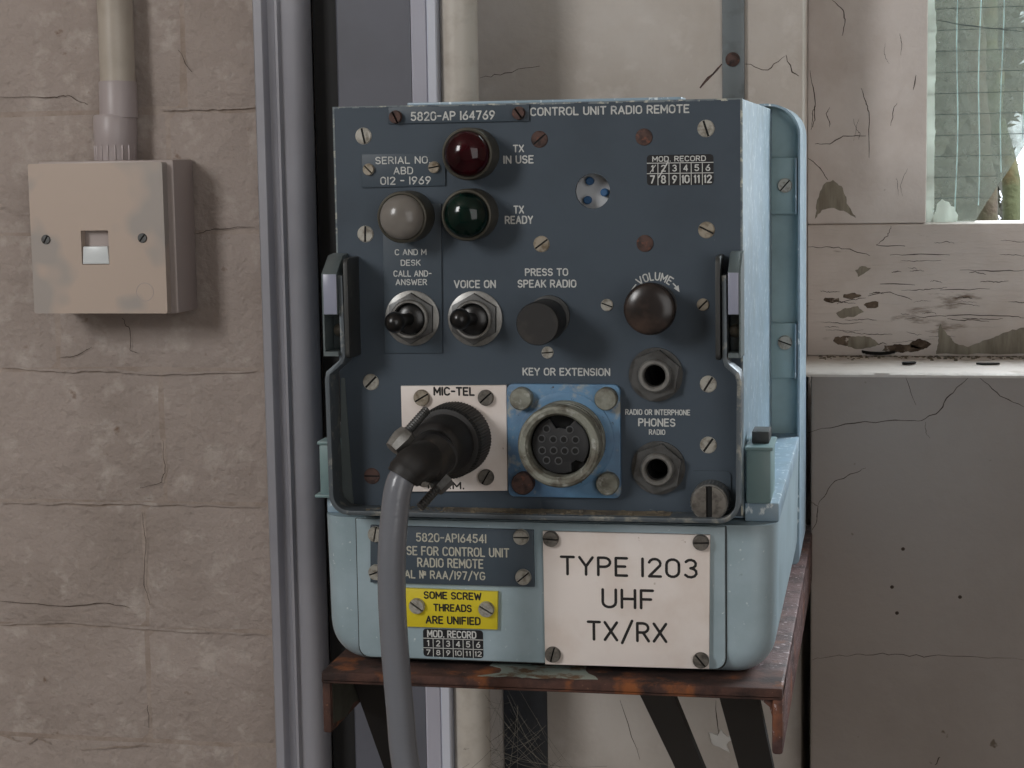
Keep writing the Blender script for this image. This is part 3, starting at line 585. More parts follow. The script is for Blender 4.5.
X0, X1, Zt, Zb = -263.4, -178.6, -23.0, -112.6
part('back_box', MB().box(X0+3, -174.2, 257, 289.9, Zb-.6, -21.6, 1.2), 'backbox', t)
hx0, hx1, hz0, hz1 = XZ(82, 264, 250)[0], XZ(108, 230, 250)[0], XZ(94, 264.5, 250)[1], XZ(94, 230.5, 250)[1]
fp = part('face_plate', MB().holed(rrect(X0, X1, Zb, Zt, 1.2), [rrect(hx0, hx1, hz0, hz1, .4, 2)], 250, 257.2), 'socket', t)
mb = MB(); mb.box(hx0-1, hx1+1, 256, 257.2, hz0-1, hz1+1); part('opening_back', mb, 'backbox', t)
zm = hz0+(hz1-hz0)*.53
mb = MB(); mb.prism([(hx0+.2, hz0+.3), (hx1-.2, hz0+.3), (hx1-1.0, zm), (hx0+1.0, zm)], 250.4, 256, bev=.4); part('shutter', mb, 'shutter', t, 'shiny white sliding shutter')
s1 = screw_mesh('face_screw', 2.9, .9, 'nickel_dark', .16)
for px, py, a in ((46, 239.5, 60), (142.5, 238, 50)): inst('screw', s1, pt(px, py, 250), t, (0, -math.radians(a), 0))
rg = MB(); c_ = XZ(145, 292, 250)
rg.holed(circ(*c_, 5.6, 32), [circ(*c_, 5.2, 32)], 249.9, 250.2); part('moulded_ring', rg, 'backbox', t)

# ================================================================== RUSTED SHELF BRACKET
sb = thing('shelf_bracket', (95, 349, -252), 'rusty angle iron shelf bracket carrying the pale blue equipment base', 'bracket')
mb = MB()
mb.box(-8, 198.5, -16, 14, -257.5, -252, 1.2); mb.box(-8, 198.5, -16, -10, -257.6, -255, 1); part('front_bar', mb, 'rust', sb)
mb = MB(); mb.box(165, 198.5, -10, 349.8, -256, -252.02, 1); mb.box(193.8, 198.5, -15, 349.8, -282, -252.5, 1.4)
mb.prism([(193.8, -255), (193.8, -266), (192.6, -261.5), (189, -258.6), (184, -257.5), (184, -255)], -12, 340); part('right_arm', mb, 'rust_mauve', sb)
mb = MB(); mb.box(-8, 25, -10, 349.8, -256, -252.02, 1); mb.box(-8, -4, -15, 349.8, -281, -252.5, 1.2); part('left_arm', mb, 'rust', sb)
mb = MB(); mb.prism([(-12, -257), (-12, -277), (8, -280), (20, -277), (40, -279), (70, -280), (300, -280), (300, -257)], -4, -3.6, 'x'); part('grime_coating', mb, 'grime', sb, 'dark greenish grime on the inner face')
for x, y2, z2, wd in ((137.5, 349.5, -446, 7.8), (176, 349.5, -462, 9), (4, 120, -380, 7)):
    mb = MB(); mb.add([], []); a = Vector((x, 12, -256)); b = Vector((x, y2, z2)); d = (b-a).normalized(); nn = Vector((0, -d.z, d.y))*2
    vs = [a+nn+Vector((sx*wd, 0, 0)) for sx in (-1, 1)]+[a-nn+Vector((sx*wd, 0, 0)) for sx in (1, -1)]; vs += [v+(b-a) for v in vs]
    mb.add(vs, [(0, 1, 2, 3), (4, 5, 6, 7), (0, 1, 5, 4), (1, 2, 6, 5), (2, 3, 7, 6), (3, 0, 4, 7)]); part('brace', mb, 'brace', sb, 'black flat diagonal brace')
mb = MB()
P_ = [pt(x, y, -11) for x, y in ((486, 664), (500, 668), (560, 672), (604, 674))]
xa_, xb_ = pt(484, 670, 0)[0], pt(602, 670, 0)[0]; rp = random.Random(4)
rag = [(xa_+(xb_-xa_)*i/24, -14.8+rp.uniform(0, 2.5)) for i in range(25)]+[(xb_-rp.uniform(0, 4)-k*1.5, -12+k*4) for k in range(1, 6)]+[(xa_+rp.uniform(0, 5)+(5-k)*1.5, -12+k*4) for k in range(5, 0, -1)]
mb.prism(rag, -252.1, -251.85, 'z'); part('blue_paint_remnant', mb, 'blue_paint_patch', sb, 'pale blue paint left on the rusty front bar')
part('bolt_head', MB().lathe([(6, 0), (6, 5)], (pt(551, 690, 30)[0], 30, -256), (0, 0, -1), 16), 'lavender', sb)

# ================================================================== EQUIPMENT BASE
eb = thing('equipment_base', (92, 112, -251.9), 'pale blue rounded metal base with label plates on the rusty bracket under the grey unit', 'equipment base')
prof = [(195.4, -184), (-10.6, -184), (-9.8, -233)]+[(8.4+18*math.cos(math.radians(a)), -233.8+18*math.sin(math.radians(a))) for a in range(184, 271, 6)]+[(176.2+18*math.cos(math.radians(a)), -233.8+18*math.sin(math.radians(a))) for a in range(270, 357, 6)]+[(194.6, -233)]
part('body', MB().prism(prof, -1, 262, bev=12, seg=8, front_only=True), 'blue', eb, ang=40)
mb = MB(); mb.prism(rrect(6.4, 172.8, -248.2, -184.3, 5, rs=(.5, .5, 5, 5)), -2.6, 0, bev=.5); cov = part('front_cover', mb, 'blue', eb)
mb = MB(); mb.prism(rrect(5.8, 173.4, -248.8, -184.2, 5, rs=(.5, .5, 5, 5)), -1.25, 0); part('gasket', mb, 'dark_metal', eb)
mb = MB(); mb.box(-10.2, -.6, 8, 224, -184, -175.5, .8); part('top_flange', mb, 'blue_side', eb); part('top_flange', MB().box(180.6, 195.6, 8, 224, -184, -175.5, .8), 'blue_side', eb)
# rear upstand: a shallow tray with a rounded rim standing behind the unit
mb = MB()
out = rrect(21, 195.9, -246, 2.6, 16, 8, rs=(17, 17, 3, 3)); inn = rrect(22, 194.8, -183.7, 1.3, 14, 8, rs=(15.8, 15.4, 2, 2))
mb.holed(out, [inn], 207, 290); part('rear_rim', mb, 'blue_side', eb)
part('rear_plate', MB().prism(rrect(21.5, 195.4, -186, 1.6, 16, 8, rs=(16, 15, 2, 2)), 218, 229), 'teal_pale', eb)
for x0, x1, nm in ((181.3, 192.3, 'side_lug'), (-12.3, -1.2, 'side_lug')):
    mb = MB(); mb.box(x0, x1, 4.5, 34, -175.4, -151.4, 1.2); mb.box(x0-.4, x1+.8, 3.5, 36, -151.8, -150.2, .4)
    if x0 < 0: mb.box(x0-2.2, x1, 3.5, 36, -176.2, -174.8, .3)
    lg = part(nm, mb, 'teal', eb)
    part('spring_clip', MB().box(x0+2, x1-1.4, 14, 30, -150.2, -144.8, .5), 'dark_metal', lg)
# base plates
bp = part('stock_number_plate', MB().prism([XZ(371.5, 524.5, -2.6), XZ(371.5, 581.5, -2.6), XZ(535, 586, -2.6), XZ(534, 529.5, -2.6)], -4.6, -2.5, bev=.15), 'panel_plate', eb, 'slate grey engraved stock number plate')
Yp = -4.6
for s_, a in (('5820-APi6454i', (416, 486.6, 533.4, 542.5)), ('BASE FOR CONTROL UNIT', (394, 509.5, 546.8, 556.2)), ('RADIO REMOTE', (417.3, 483.6, 558.3, 567.9)), ('SERIAL n RAA/i97/YG', (385.5, 485.4, 570.5, 579))): text(bp, s_, *a, Yp, 'gold_ink', .15)
for q in ((521.4, 536.7, 0), (523.5, 576.8, 40), (376, 534, 80), (376.5, 572, 20)): screw(bp, 'pan', q[0], q[1], Yp, q[2])
yp = part('warning_plate', MB().prism([XZ(405.5, 587.3, -2.6), XZ(406, 625.5, -2.6), XZ(498, 628.6, -2.6), XZ(498.6, 590.8, -2.6)], -4.6, -2.5, bev=.15), 'yellow', eb, 'small yellow plate with black lettering')
Yp = -4.6
for s_, a in (('SOME SCREW', (423.7, 481.6, 591.8, 599.6)), ('THREADS', (433.3, 471.9, 604, 611.8)), ('ARE UNIFIED', (425.7, 480.8, 616.2, 624.5))): text(yp, s_, *a, Yp, 'ink', .19)
for q in ((417.3, 605.7, -35), (486.6, 609, -30)): screw(yp, 'pan', q[0], q[1], Yp, q[2])
tp = part('type_plate', MB().prism([XZ(543.5, 530.3, -2.6), XZ(546, 663, -2.6), XZ(709.4, 667.8, -2.6), XZ(710.5, 534.3, -2.6)], -4.9, -2.5, bev=.2), 'cream_plate', eb, 'large cream plate engraved in black')
Yp = -4.9
for s_, a in (('TYPE i203', (560, 698.2, 557, 577)), ('UHF', (601.5, 654.3, 588.7, 609)), ('TX/RX', (586.9, 667.5, 621.5, 641.8))): text(tp, s_, *a, Yp, 'ink', .135)
for q in ((551, 538.6, -3), (701, 542.2, 2), (553, 654.2, 75), (701, 660, -50)): screw(tp, 'pandark', q[0], q[1], Yp, q[2])
def mod_record(parent, x0, x1, y0, y1, yh, ym, Y, htext, cols_first=True, strike=False):
    a = pt(x0, y0, Y); b = pt(x1, y1, Y); c = pt((x0+x1)/2, (y0+y1)/2, Y)
    X0, X1 = a[0], b[0]; dz = pt(x0, y0, Y)[2]-pt(x0, y1, Y)[2]; Zt = c[2]+dz/2; Zb = c[2]-dz/2
    zh = Zt-dz*(yh-y0)/(y1-y0); zm = Zt-dz*(ym-y0)/(y1-y0)
    lb = part('modification_label', MB().prism(rrect(X0, X1, Zb, Zt, 1.5), Y-.12, Y+.02), 'label_black', parent, 'black label with a white numbered grid')
    mb = MB(); mb.open = True
    def q(xa, xb, za, zb_): mb.add([(xa, Y-.2, za), (xb, Y-.2, za), (xb, Y-.2, zb_), (xa, Y-.2, zb_)], [(0, 1, 2, 3)])
    q(X0, X1, zh-.16, zh+.16); q(X0, X1, zm-.16, zm+.16); cw = (X1-X0)/6
    for i in range(1, 6): q(X0+cw*i-.16, X0+cw*i+.16, Zb, zh)
    part('grid_lines', mb, 'label_line', lb)
    mb = MB(); mb.open = True
    def put(s_, xa, xb, zb_, zt, sw=.2):
        pa, tw = text_paths(s_); h = zt-zb_; stroke(mb, pa, h*sw/2, Y-.22, lambda p: (xa+p[0]*(xb-xa)/tw, zb_+p[1]*h), 6)
    put('MOD. RECORD', X0+(X1-X0)*htext[0], X0+(X1-X0)*htext[1], zh+.75, Zt-.75, .2)
    for n in range(12):
        r = n//6; k = n % 6; zt_ = (zh if r == 0 else zm)-1.0; zb_ = (zm if r == 0 else Zb)+1.0; s_ = str(n+1); wd = cw*(.14 if s_ == '1' else .34 if len(s_) == 1 else (.42 if s_ == '11' else .6)); xm = X0+cw*(k+.5)
        put(s_, xm-wd/2, xm+wd/2, zb_, zt_, .2)
    part('label_print', mb, 'label_line', lb)
    if strike:
        mb = MB(); mb.open = True; xm = X0+cw*1.5
        stroke(mb, [[(xm-cw*.45, zm-1.8), (xm, zm+1.6), (xm+cw*.42, zh+.5)]], .28, Y-.26, nd=6); stroke(mb, [[(xm-cw*1.2, zm+.5), (xm-cw*.7, zh-.8)]], .15, Y-.26, nd=6); part('scratch_mark', mb, 'label_line', lb)
mod_record(eb, 423, 483.5, 629.5, 657.3, 639, 648.5, -2.6, (.08, .88))

# ================================================================== RADIO CONTROL UNIT
un = thing('radio_control_unit', (90, 112, -183.3), 'slate grey radio control unit with lamps, switches and sockets on its front panel', 'control unit')
W = 180.4
hole = (pt(592.6, 191.1)[0], pt(592.6, 191.1)[2]); j1 = XZ(656, 374.4, 0); j2 = XZ(658.5, 467.6, 0)
mb = MB(); mb.holed(rrect(0, W, -180.2, 0, .6, 2), [circ(*hole, 7.6), circ(*j1, 5.2), circ(*j2, 5.2)], 0, 2.6); part('front_panel', mb, 'panel', un)
fpn = bpy.data.objects['front_panel']
mb = MB()
mb.holed(rrect(0, W, -183.2, 0, .8, 3), [rrect(2, W-2, -181, -2, .5, 2)], 12, 217.8); mb.box(1, W-1, 216, 217.8, -182, -1)
mb.holed(rrect(0, W, -180.2, 0, .8, 3), [rrect(2, W-2, -178, -2, .5, 2)], 2.6, 12.2); part('housing', mb, 'blue_side', un)
# worn edge line round the panel's face
mb = MB()
for a in ((-.05, .7, -72, -.1), (W-.8, W+.05, -180, -.1)): mb.box(a[0], a[1], -.12, 2.7, a[2], a[3])
for i in range(60):
    x = W*i/60; mb.box(x, x+W/60, -.13, 2.7, -.35-random.random()*.7, .06)
part('worn_edge', mb, 'edge', un)
part('top_strip', MB().box(32, 153.6, 8, 26, .1, 1.4, .3), 'blue_side', un)
part('side_slot', MB().box(W-.3, W+.12, 5, 8, -80, -67), 'dark_metal', un)
so = bpy.data.objects['side_slot'].data
for dz in (-34.5/2.3*1.0, -70/2.3): inst('side_slot', so, (90, 112, -183.3+dz), un)
# disc seen through the round hole
mb = MB().lathe([(9.5, 0), (9.5, 1)], (hole[0], 12, hole[1]), n=32); dsc = part('contact_disc', mb, 'white_disc', un, 'white disc behind the round hole')
for px, py in ((590.4, 181), (605.2, 192.4), (588.2, 200)): part('contact_pin', MB().lathe([(1.8, 0), (1.8, 2.6), (1.3, 3)], pt(px, py, 11), n=14), 'blue_pin', dsc)
part('hole_cup', MB().lathe([(7.7, 0), (9.8, -9)], (hole[0], 2.4, hole[1]), n=28, cap1=False), 'dark_metal', un)
# engraved plates on the panel
np_ = part('stock_number_plate', MB().prism([XZ(389, 107.5, 0), XZ(389, 124, 0), XZ(529.5, 121, 0), XZ(529.5, 104.5, 0)], -1, 0, bev=.15), 'panel_plate', un)
text(np_, '5820-AP i64769', 410.7, 495.2, 111, 120.4, -1, 'white_ink', .16)
screw(np_, 'platebrown', 396, 117, -1, -65, label='dark rusty screw'); screw(np_, 'platebrown', 519, 113.2, -1, -55, label='dark rusty screw')
sp = part('serial_plate', MB().prism([XZ(362.2, 154.5, 0), XZ(362.6, 187.8, 0), XZ(445.8, 185.6, 0), XZ(445.4, 152.5, 0)], -.9, 0, bev=.15), 'panel_plate', un)
for s_, a in (('SERIAL NO.', (375.4, 430.5, 156.4, 163.9)), ('ABD', (393.6, 413.2, 166.8, 174.4)), ('0i2 - i969', (380.4, 431.2, 176.4, 184.7))): text(sp, s_, *a, -.9, 'white_ink', .15)
screw(sp, 'plate', 368.8, 169.4, -.9, -45); screw(sp, 'plate', 434.2, 167.2, -.9, 10)
dp = part('switch_plate', MB().prism([XZ(383, 205, 0), XZ(385, 353, 0), XZ(442.6, 353, 0), XZ(441.5, 203.5, 0)], -.9, 0, bev=.15), 'panel_plate', un)
for s_, a in (('C AND M', (394.9, 426.6, 249, 255.2)), ('DESK', (400.8, 420.8, 259.6, 265.8)), ('CALL AND-', (393.6, 431.7, 270.3, 276.7)), ('ANSWER', (395.7, 427.2, 279, 285.2))): text(dp, s_, *a, -.9, 'white_ink', .16)
for s_, a in (('CONTROL UNIT RADIO REMOTE', (530.2, 689.5, 105.8, 114.6)), ('TX', (513, 524.2, 144.6, 152.4)), ('IN USE', (503.3, 533.8, 155.3, 163.7)), ('TX', (513.5, 524.2, 205.5, 213.7)), ('READY', (504.9, 533.3, 215.7, 224)),
              ('VOICE ON', (454, 496, 280, 288.2)), ('PRESS TO', (525, 568.3, 268.2, 276)), ('SPEAK RADIO', (517.6, 576.5, 279.6, 287.7)), ('KEY OR EXTENSION', (522.6, 610.3, 367.8, 375.8)),
              ('RADIO OR INTERPHONE', (625.3, 690.3, 409.3, 415.1)), ('PHONES', (638.2, 675.5, 418.3, 426.6)), ('RADIO', (648.9, 665.4, 429.3, 434.8))): text(fpn, s_, *a, 0, 'white_ink', .17)
vc = XZ(655.2, 303.2, 0); mb = MB(); mb.open = True
pa, tw = text_paths('VOLUME', .3)
def arcmap(p):
    a = math.radians(129-(129-53)*p[0]/tw); r = 10.1+p[1]*3.2; return (vc[0]+r*math.cos(a), vc[1]+r*math.sin(a))
stroke(mb, pa, .28, -.12, arcmap); rr = 11.6
def ap(a): return (vc[0]+rr*math.cos(math.radians(a)), vc[1]+rr*math.sin(math.radians(a)))
stroke(mb, [[ap(a) for a in (150, 145, 140, 136)], [ap(a) for a in (47, 42, 37)]], .28, -.12)
c0 = Vector(ap(38)); c1 = Vector(ap(24)); d = (c1-c0).normalized(); n_ = Vector((-d.y, d.x))*1.2
mb.add([((c0+n_).x, -.12, (c0+n_).y), ((c0-n_).x, -.12, (c0-n_).y), (c1.x, -.12, c1.y)], [(0, 1, 2)]); part('engraved_line', mb, 'white_ink', fpn)
mod_record(fpn, 646.8, 713.6, 154.6, 185, 162.8, 173.2, 0, (.09, .88), strike=True)
# panel screws
for k, px, py, a in (('flush', 363.5, 136, -78), ('flush', 365.5, 234, 88), ('flush', 706, 128.5, -72), ('beige', 706.5, 230, -27), ('flush', 371, 382, 45), ('flush', 708.3, 384, 58), ('flush', 708.3, 445, 55), ('brown', 372, 476, 0),
                     ('beige', 541.5, 244, 36), ('brown', 539.5, 139.3, 40), ('small', 547.6, 352.5, 5), ('small', 607, 305, -20), ('smallbeige', 703, 304.6, 45)):
    screw(fpn, k, px, py, 0, a)
for px, py in ((644, 137), (645, 243.4)): part('filled_screw', MB().lathe([(3.7, 0), (3.6, .4), (2, .7), (.1, .75)], pt(px, py), n=20), 'screw_brown', fpn, 'rust brown filled screw head')
# lamps
for px, py, m_, lab in ((474.2, 153.8, 'lens_red', 'dark red lens'), (473.5, 214, 'lens_green', 'dark green lens'), (410, 216.2, 'lens_clear', 'frosted clear lens')):
    c = pt(px, py, -.9 if m_ == 'lens_clear' else 0)
    lm = part('indicator_lamp', MB().lathe([(11.3, 0), (11.3, 13.5), (10.9, 14.6), (10.2, 15), (9.7, 14.6)], c, n=40, cap1=False), 'bezel', un)
    part('lens', MB().dome(9.8, 6.6, (c[0], c[1]-14.4, c[2]), n=40, k=10), m_, lm, lab, ang=60)
# toggle switches
for px, py, bx, by, Yb in ((412.5, 318, 392.5, 322.8, -.9), (475.4, 318.5, 458, 319, 0)):
    c = Vector(pt(px, py, Yb)); mb = MB(); mb.lathe([(12.3, 0), (12.3, .9), (11.9, 1.1)], c, n=40)
    tg = part('toggle_switch', mb, 'nickel', un)
    mb = MB(); hx = hexa(c.x, c.z, 11.4, .5); mb.prism(hx, Yb-4.2, Yb-1.1, bev=.5); part('hex_nut', mb, 'nickel_dark', tg)
    mb = MB(); mb.lathe([(8.6, 4), (8.6, 6.6), (8.2, 7), (7.4, 7), (7.1, 6.4), (7.0, 4.4), (.1, 4.3)], c, n=36, cap1=False); part('bushing', mb, 'nickel', tg)
    mb = MB(); mb.lathe([(7.0, 4.5), (6.0, 5.2), (3.5, 6.2), (.1, 6.3)], c, n=28, cap1=False); part('boot', mb, 'black', tg)
    e = Vector(pt(bx, by, Yb-22)); a = c+Vector((0, -4, 0)); P_ = [a.lerp(e, t_) for t_ in (0, .2, .45, .7, .85)]; d = (e-a).normalized()
    R_ = [2.8, 2.8, 3.0, 4.0, 4.7]
    for i in range(1, 8): P_.append(P_[4]+d*(4.7*math.sin(i/7*PI/2))); R_.append(max(.05, 4.7*math.cos(i/7*PI/2)))
    part('lever', MB().tube(P_, R_, 20), 'black', tg, 'black ball-ended toggle lever', ang=60)
# push button and volume knob
c = Vector(pt(549.5, 316, 0)); f = Vector(pt(537.3, 324, -26)); ax = f-c
pb = part('push_button', MB().lathe([(9.2, 0), (9.2, 2), (7.4, 2.4), (7.4, 7)], c, n=32), 'dark_metal', un)
c2 = Vector((f.x, -5, f.z)); part('button_cap', MB().lathe([(9.0, 0), (9.3, .8), (9.3, 20), (8.9, 21)], c2, n=40, cap0=True), 'black_matt', pb, 'black cylindrical button cap')
f = Vector(pt(648.8, 309.6, -20))
vk = part('volume_knob', MB().lathe([(9.3, .4), (9.6, 1), (10.2, 8), (11.0, 13), (11.3, 16), (11.0, 17.6), (9.8, 18.6), (5, 19.3), (.1, 19.5)], (f.x, 0, f.z), n=48, cap1=False, cap0=True), 'brown_knob', un, 'brown-black round knob', ang=50)
part('knob_skirt', MB().lathe([(9.9, 0), (9.9, 1.2), (9.4, 1.5)], (f.x, 0, f.z), n=40), 'dark_metal', vk)
# jack sockets
for (jx, jz), nm in ((j1, 'phone_jack'), (j2, 'phone_jack')):
    mb = MB(); mb.holed(circ(jx, jz, 11.8, 40), [circ(jx, jz, 6.0, 24)], -1, 0); jk = part(nm, mb, 'nickel_dark', un)
    mb = MB(); mb.holed(hexa(jx, jz, 11.2, .35), [circ(jx, jz, 6.0, 24)], -4.2, -1); part('hex_nut', mb, 'nickel_dark', jk)
    mb = MB(); mb.lathe([(7.4, 4.1), (7.2, 6.2), (6.6, 6.8), (5.4, 6.8), (4.8, 6.2), (4.7, -14)], (jx, 0, jz), n=32, cap1=False); part('sleeve', mb, 'nickel', jk)
    mb = MB(); mb.lathe([(4.65, 2), (4.65, -14), (.1, -14)], (jx, 0, jz), n=24, cap1=False); part('bore', mb, 'pit', jk)
# mic-tel plate
mp = part('microphone_plate', MB().prism([XZ(401.8, 385.5, 0), XZ(404.5, 491, 0), XZ(508.2, 490, 0), XZ(507.2, 384.8, 0)], -2, 0, bev=.2), 'cream_plate', un, 'off-white square plate lettered MIC-TEL')
text(mp, 'MIC-TEL', 433.5, 474.9, 386.8, 395.8, -2, 'ink', .2); text(mp, 'TEL.M.', 425, 464.5, 481.5, 489, -2, 'ink', .2)
for q in ((422, 397.6, 30, 'panbeige'), (486, 397.6, 42, 'pandark'), (486.4, 477, 60, 'pandark'), (424, 479, 60, 'pandark')): screw(mp, q[3], q[0], q[1], -2, q[2])
# key / extension connector
kp = part('extension_socket', MB().prism(rrect(XZ(508.6, 440, 0)[0], XZ(621.3, 440, 0)[0], XZ(565, 496.5, 0)[1], XZ(565, 383.5, 0)[1], 3), -3, 0, bev=.5), 'flange_blue', un, 'chipped bright blue square connector flange')
kc = XZ(566, 440, -3)
part('raised_ring', MB().lathe([(21.3, 2.9), (21.3, 3.6), (20.6, 3.9), (17, 3.9)], (kc[0], 0, kc[1]), n=48, cap1=True), 'flange_blue', kp)
mb = MB(); mb.lathe([(17.8, 3.8), (17.8, 6), (17.0, 6.6), (17.0, 8), (17.9, 8.4), (17.9, 10), (17.1, 10.5), (17.1, 12.5), (17.9, 13), (17.9, 15), (17.2, 15.5), (17.2, 18), (18.1, 18.5), (18.1, 21), (17.4, 22.6), (16.2, 23.2), (14.6, 23), (13.6, 21.5), (13.4, 12)], (kc[0], 0, kc[1]), n=48, cap1=False); part('threaded_barrel', mb, 'corroded', kp, 'corroded grey threaded barrel', ang=25)
ky = -9.5; c3 = XZ(559, 444.8, ky)
mb = MB(); mb.lathe([(13.5, 0), (13.5, .8)], (kc[0], -13, kc[1]), n=40); part('socket_floor', mb, 'pit', kp)
ins = []
for i in range(48):
    a = 2*PI*i/48; r = 12.4
    da = abs((math.degrees(a)-88+180) % 360-180); db = abs((math.degrees(a)-305+180) % 360-180)
    if da < 22: r = 7.4
    if db < 12: r = 9.2
    ins.append((kc[0]+r*math.cos(a), kc[1]+r*math.sin(a)))
part('socket_insert', MB().prism(ins, -17.5, -13, bev=.3), 'insert', kp, 'black insulating insert')
pin = MB().lathe([(1.75, 0), (1.75, .3), (1.25, .35), (1.25, -.2)], (0, 0, 0), n=14, cap1=False); pin.cm = 1; pin.lathe([(1.3, .25), (.05, .25)], (0, 0, 0), n=12, cap1=False); pinm = pin.mesh('pin_hole', ['insert_rim', 'pit'])
for zx, zy in ((265, 335), (397, 340), (237, 390), (303, 395), (363, 395), (430, 397), (240, 458), (305, 458), (368, 460), (428, 460), (265, 513), (333, 517)):
    p = pt(500+zx/5.69, 370+zy/5.69, -17.5); inst('pin_hole', pinm, p, kp)
bt = MB().lathe([(5.0, 0), (5.0, 4.2), (4.5, 4.9), (.1, 5.1)], (0, 0, 0), n=28, cap1=False).mesh('bolt', 'corroded'); btb = MB().lathe([(5.0, 0), (5.0, 4.2), (4.5, 4.9), (.1, 5.1)], (0, 0, 0), n=28, cap1=False).mesh('bolt', 'screw_brown')
for px, py, br in ((522.5, 397.8, 0), (607, 398, 0), (608.5, 482.6, 0), (524.3, 482.2, 1)): inst('bolt', btb if br else bt, pt(px, py, -2.9), kp, label='brown rusted bolt head' if br else None)
# bail handle: one bent steel strip round the lower half
path = [(6.2, -73.5), (6.6, -109), (5.6, -111.5), (-.4, -116.5), (-1.0, -119.5), (-.6, -171)]+[(7.4+8*math.cos(math.radians(a)), -171+8*math.sin(math.radians(a))) for a in (195, 210, 225, 240, 255, 270)]+[(90, -179.4)]+[(171.4+8*math.cos(math.radians(a)), -171.2+8*math.sin(math.radians(a))) for a in (270, 285, 300, 315, 330, 345)]+[(179.6, -170.5), (180.1, -119.5), (179.3, -116), (174.8, -112), (174.0, -109), (173.8, -74)]
mb = MB(); mb.prism(strip(path, 2.0), -17, -2, bev=.25); bh = part('bail_handle', mb, 'strap', un, 'worn grey steel strip handle bent round the lower half of the panel')
mb = MB()
for i in range(150):
    x = random.uniform(14, 150); y = random.uniform(-14, -3); r = random.uniform(.4, 1.5); mb.lathe([(r, 0), (r*.7, r*.35), (.05, r*.45)], (x, y, -178.4), (0, 0, 1), 6, cap1=False)
mb.box(12, 150, -13, -2.5, -178.5, -178.2); part('dust_layer', mb, 'dust', bh, kind='stuff')
part('side_gusset', MB().prism([XZ(341.5, 378, 0), XZ(341.5, 507, 0), XZ(354, 507, 0), XZ(345, 378, 0)], -.7, 0), 'bracket_paint', un)
for sx, xa, xb, bx0, bx1, wl_ in ((-1, 8.2, 10.2, -1, 5.2, (-1.6, -.8)), (1, 170.3, 172.3, 175.6, 180.2, (180.3, 181))):
    mb = MB(); mb.prism([(0, -66)]+[(-16+3*math.cos(math.radians(a)), -69+3*math.sin(math.radians(a))) for a in (90, 120, 150, 180)]+[(-16+3*math.cos(math.radians(a)), -107+3*math.sin(math.radians(a))) for a in (180, 210, 240, 270)]+[(0, -110)], xa, xb, 'x', bev=.3)
    hl = part('handle_lug', mb, 'dark_metal', un, 'dark rounded lug plate beside the handle')
    mb = MB(); mb.prism([(-19, -72.6), (-19, -90.5), (-5, -90.5), (-5, -106.8), (-19, -106.8), (-19, -108.8), (1, -108.8), (1, -64.5), (-8, -65.2)], bx0, bx1, 'x', bev=.25)
    mb.prism([(-19, -72.6), (-19, -108.8), (1, -108.8), (1, -64.5), (-8, -65.2)], wl_[0], wl_[1], 'x'); hb = part('handle_bracket', mb, 'bracket_paint', un)
    part('sheen_face', MB().box(bx0+.1, bx1-.1, -19.3, -18.9, -90.3, -72.8, .1), 'pad', hb, 'smooth pale bracket front with sky sheen painted in')
    part('pivot_pin', MB().dome(3.0, 2.5, ((bx0+bx1)/2, -5.2, -98.5), n=16, k=4), 'screw_beige', hb)
# knurled captive screw bottom right with its slot
kn = Vector(pt(713.5, 500.5, -1)); f = Vector(pt(709.2, 503, -13))
ks = part('captive_screw', MB().lathe([(8.2, 0), (8.2, 1.5), (8.4, 3), (8.4, 11), (7.9, 12)], (f.x, -1, f.z), n=64, cap1=True, knurl=.035), 'nickel', un, 'large knurled screw with a wide slot', ang=20)
mb = MB(); 
for sgn in (1, -1):
    arc_ = [(f.x+sgn*(1.25)+sgn*0, f.z+6.9), ]; arc_ = [(f.x+sgn*7.4*math.cos(math.radians(a)), f.z+7.4*math.sin(math.radians(a))) for a in range(-80, 81, 10)]
    mb.prism(arc_, -14, -12.9, bev=.15)
part('slotted_face', mb, 'screw_dark', ks); 
mb = MB(); mb.prism(circ(f.x, f.z, 7.4, 28), -13.05, -12.9); part('slot', mb, 'pit', ks)
part('worn_pad', MB().prism(rrect(XZ(690, 470, 0)[0], XZ(731, 470, 0)[0], -177.5, XZ(710, 470.5, 0)[1], 2.5), -.7, 0), 'panel_plate', un)
# rear mounting tabs on the right side
tabm = None
for za, zb, px, py, sa in ((-26.1, -56.1, 785, 185.5, 48), (-114.8, -144.6, 785, 342.5, -20)):
    tb = part('mounting_tab', MB().box(W-.2, 194.0, 214, 216.2, zb, za, .4), 'teal_pale', un)
    part('tab_edge', MB().box(193.2, 194.1, 208, 216.2, zb+.2, za-.2, .3), 'blue_side', tb)
    screw(tb, 'tab', px, py, 214, sa)

# ================================================================== CABLE AND ITS PLUG
cb = thing('microphone_cable', pt(456, 437, -3), 'grey microphone cable with a black knurled plug screwed into the MIC-TEL socket', 'cable')
c = Vector(pt(457.5, 437, -2)); n1 = Vector((-.10, -1, -.03)).normalized()
part('coupling_ring', MB().lathe([(15.2, 1), (16.4, 1.6), (16.4, 8), (16.2, 15), (15.4, 17), (13.2, 17.5)], c, n1, 144, cap0=True, knurl=.02), 'black_matt', cb, 'black knurled coupling ring', ang=15)
part('plug_shell', MB().lathe([(13.2, 17), (13.2, 23), (12.4, 25), (12.4, 31), (11.2, 33), (10, 34)], c, n1, 40), 'black_matt', cb)
c4 = c+n1*34; el = Vector(pt(436, 456, -44))
part('plug_neck', MB().tube([c+n1*30, c+n1*36, el, el+(el-c4).normalized()*4], [9.4, 9.2, 8.8, 8.6], 28), 'black_matt', cb, ang=60)
n2 = Vector((-.42, -.80, -.42)).normalized(); k0 = Vector(pt(434, 456, -46))
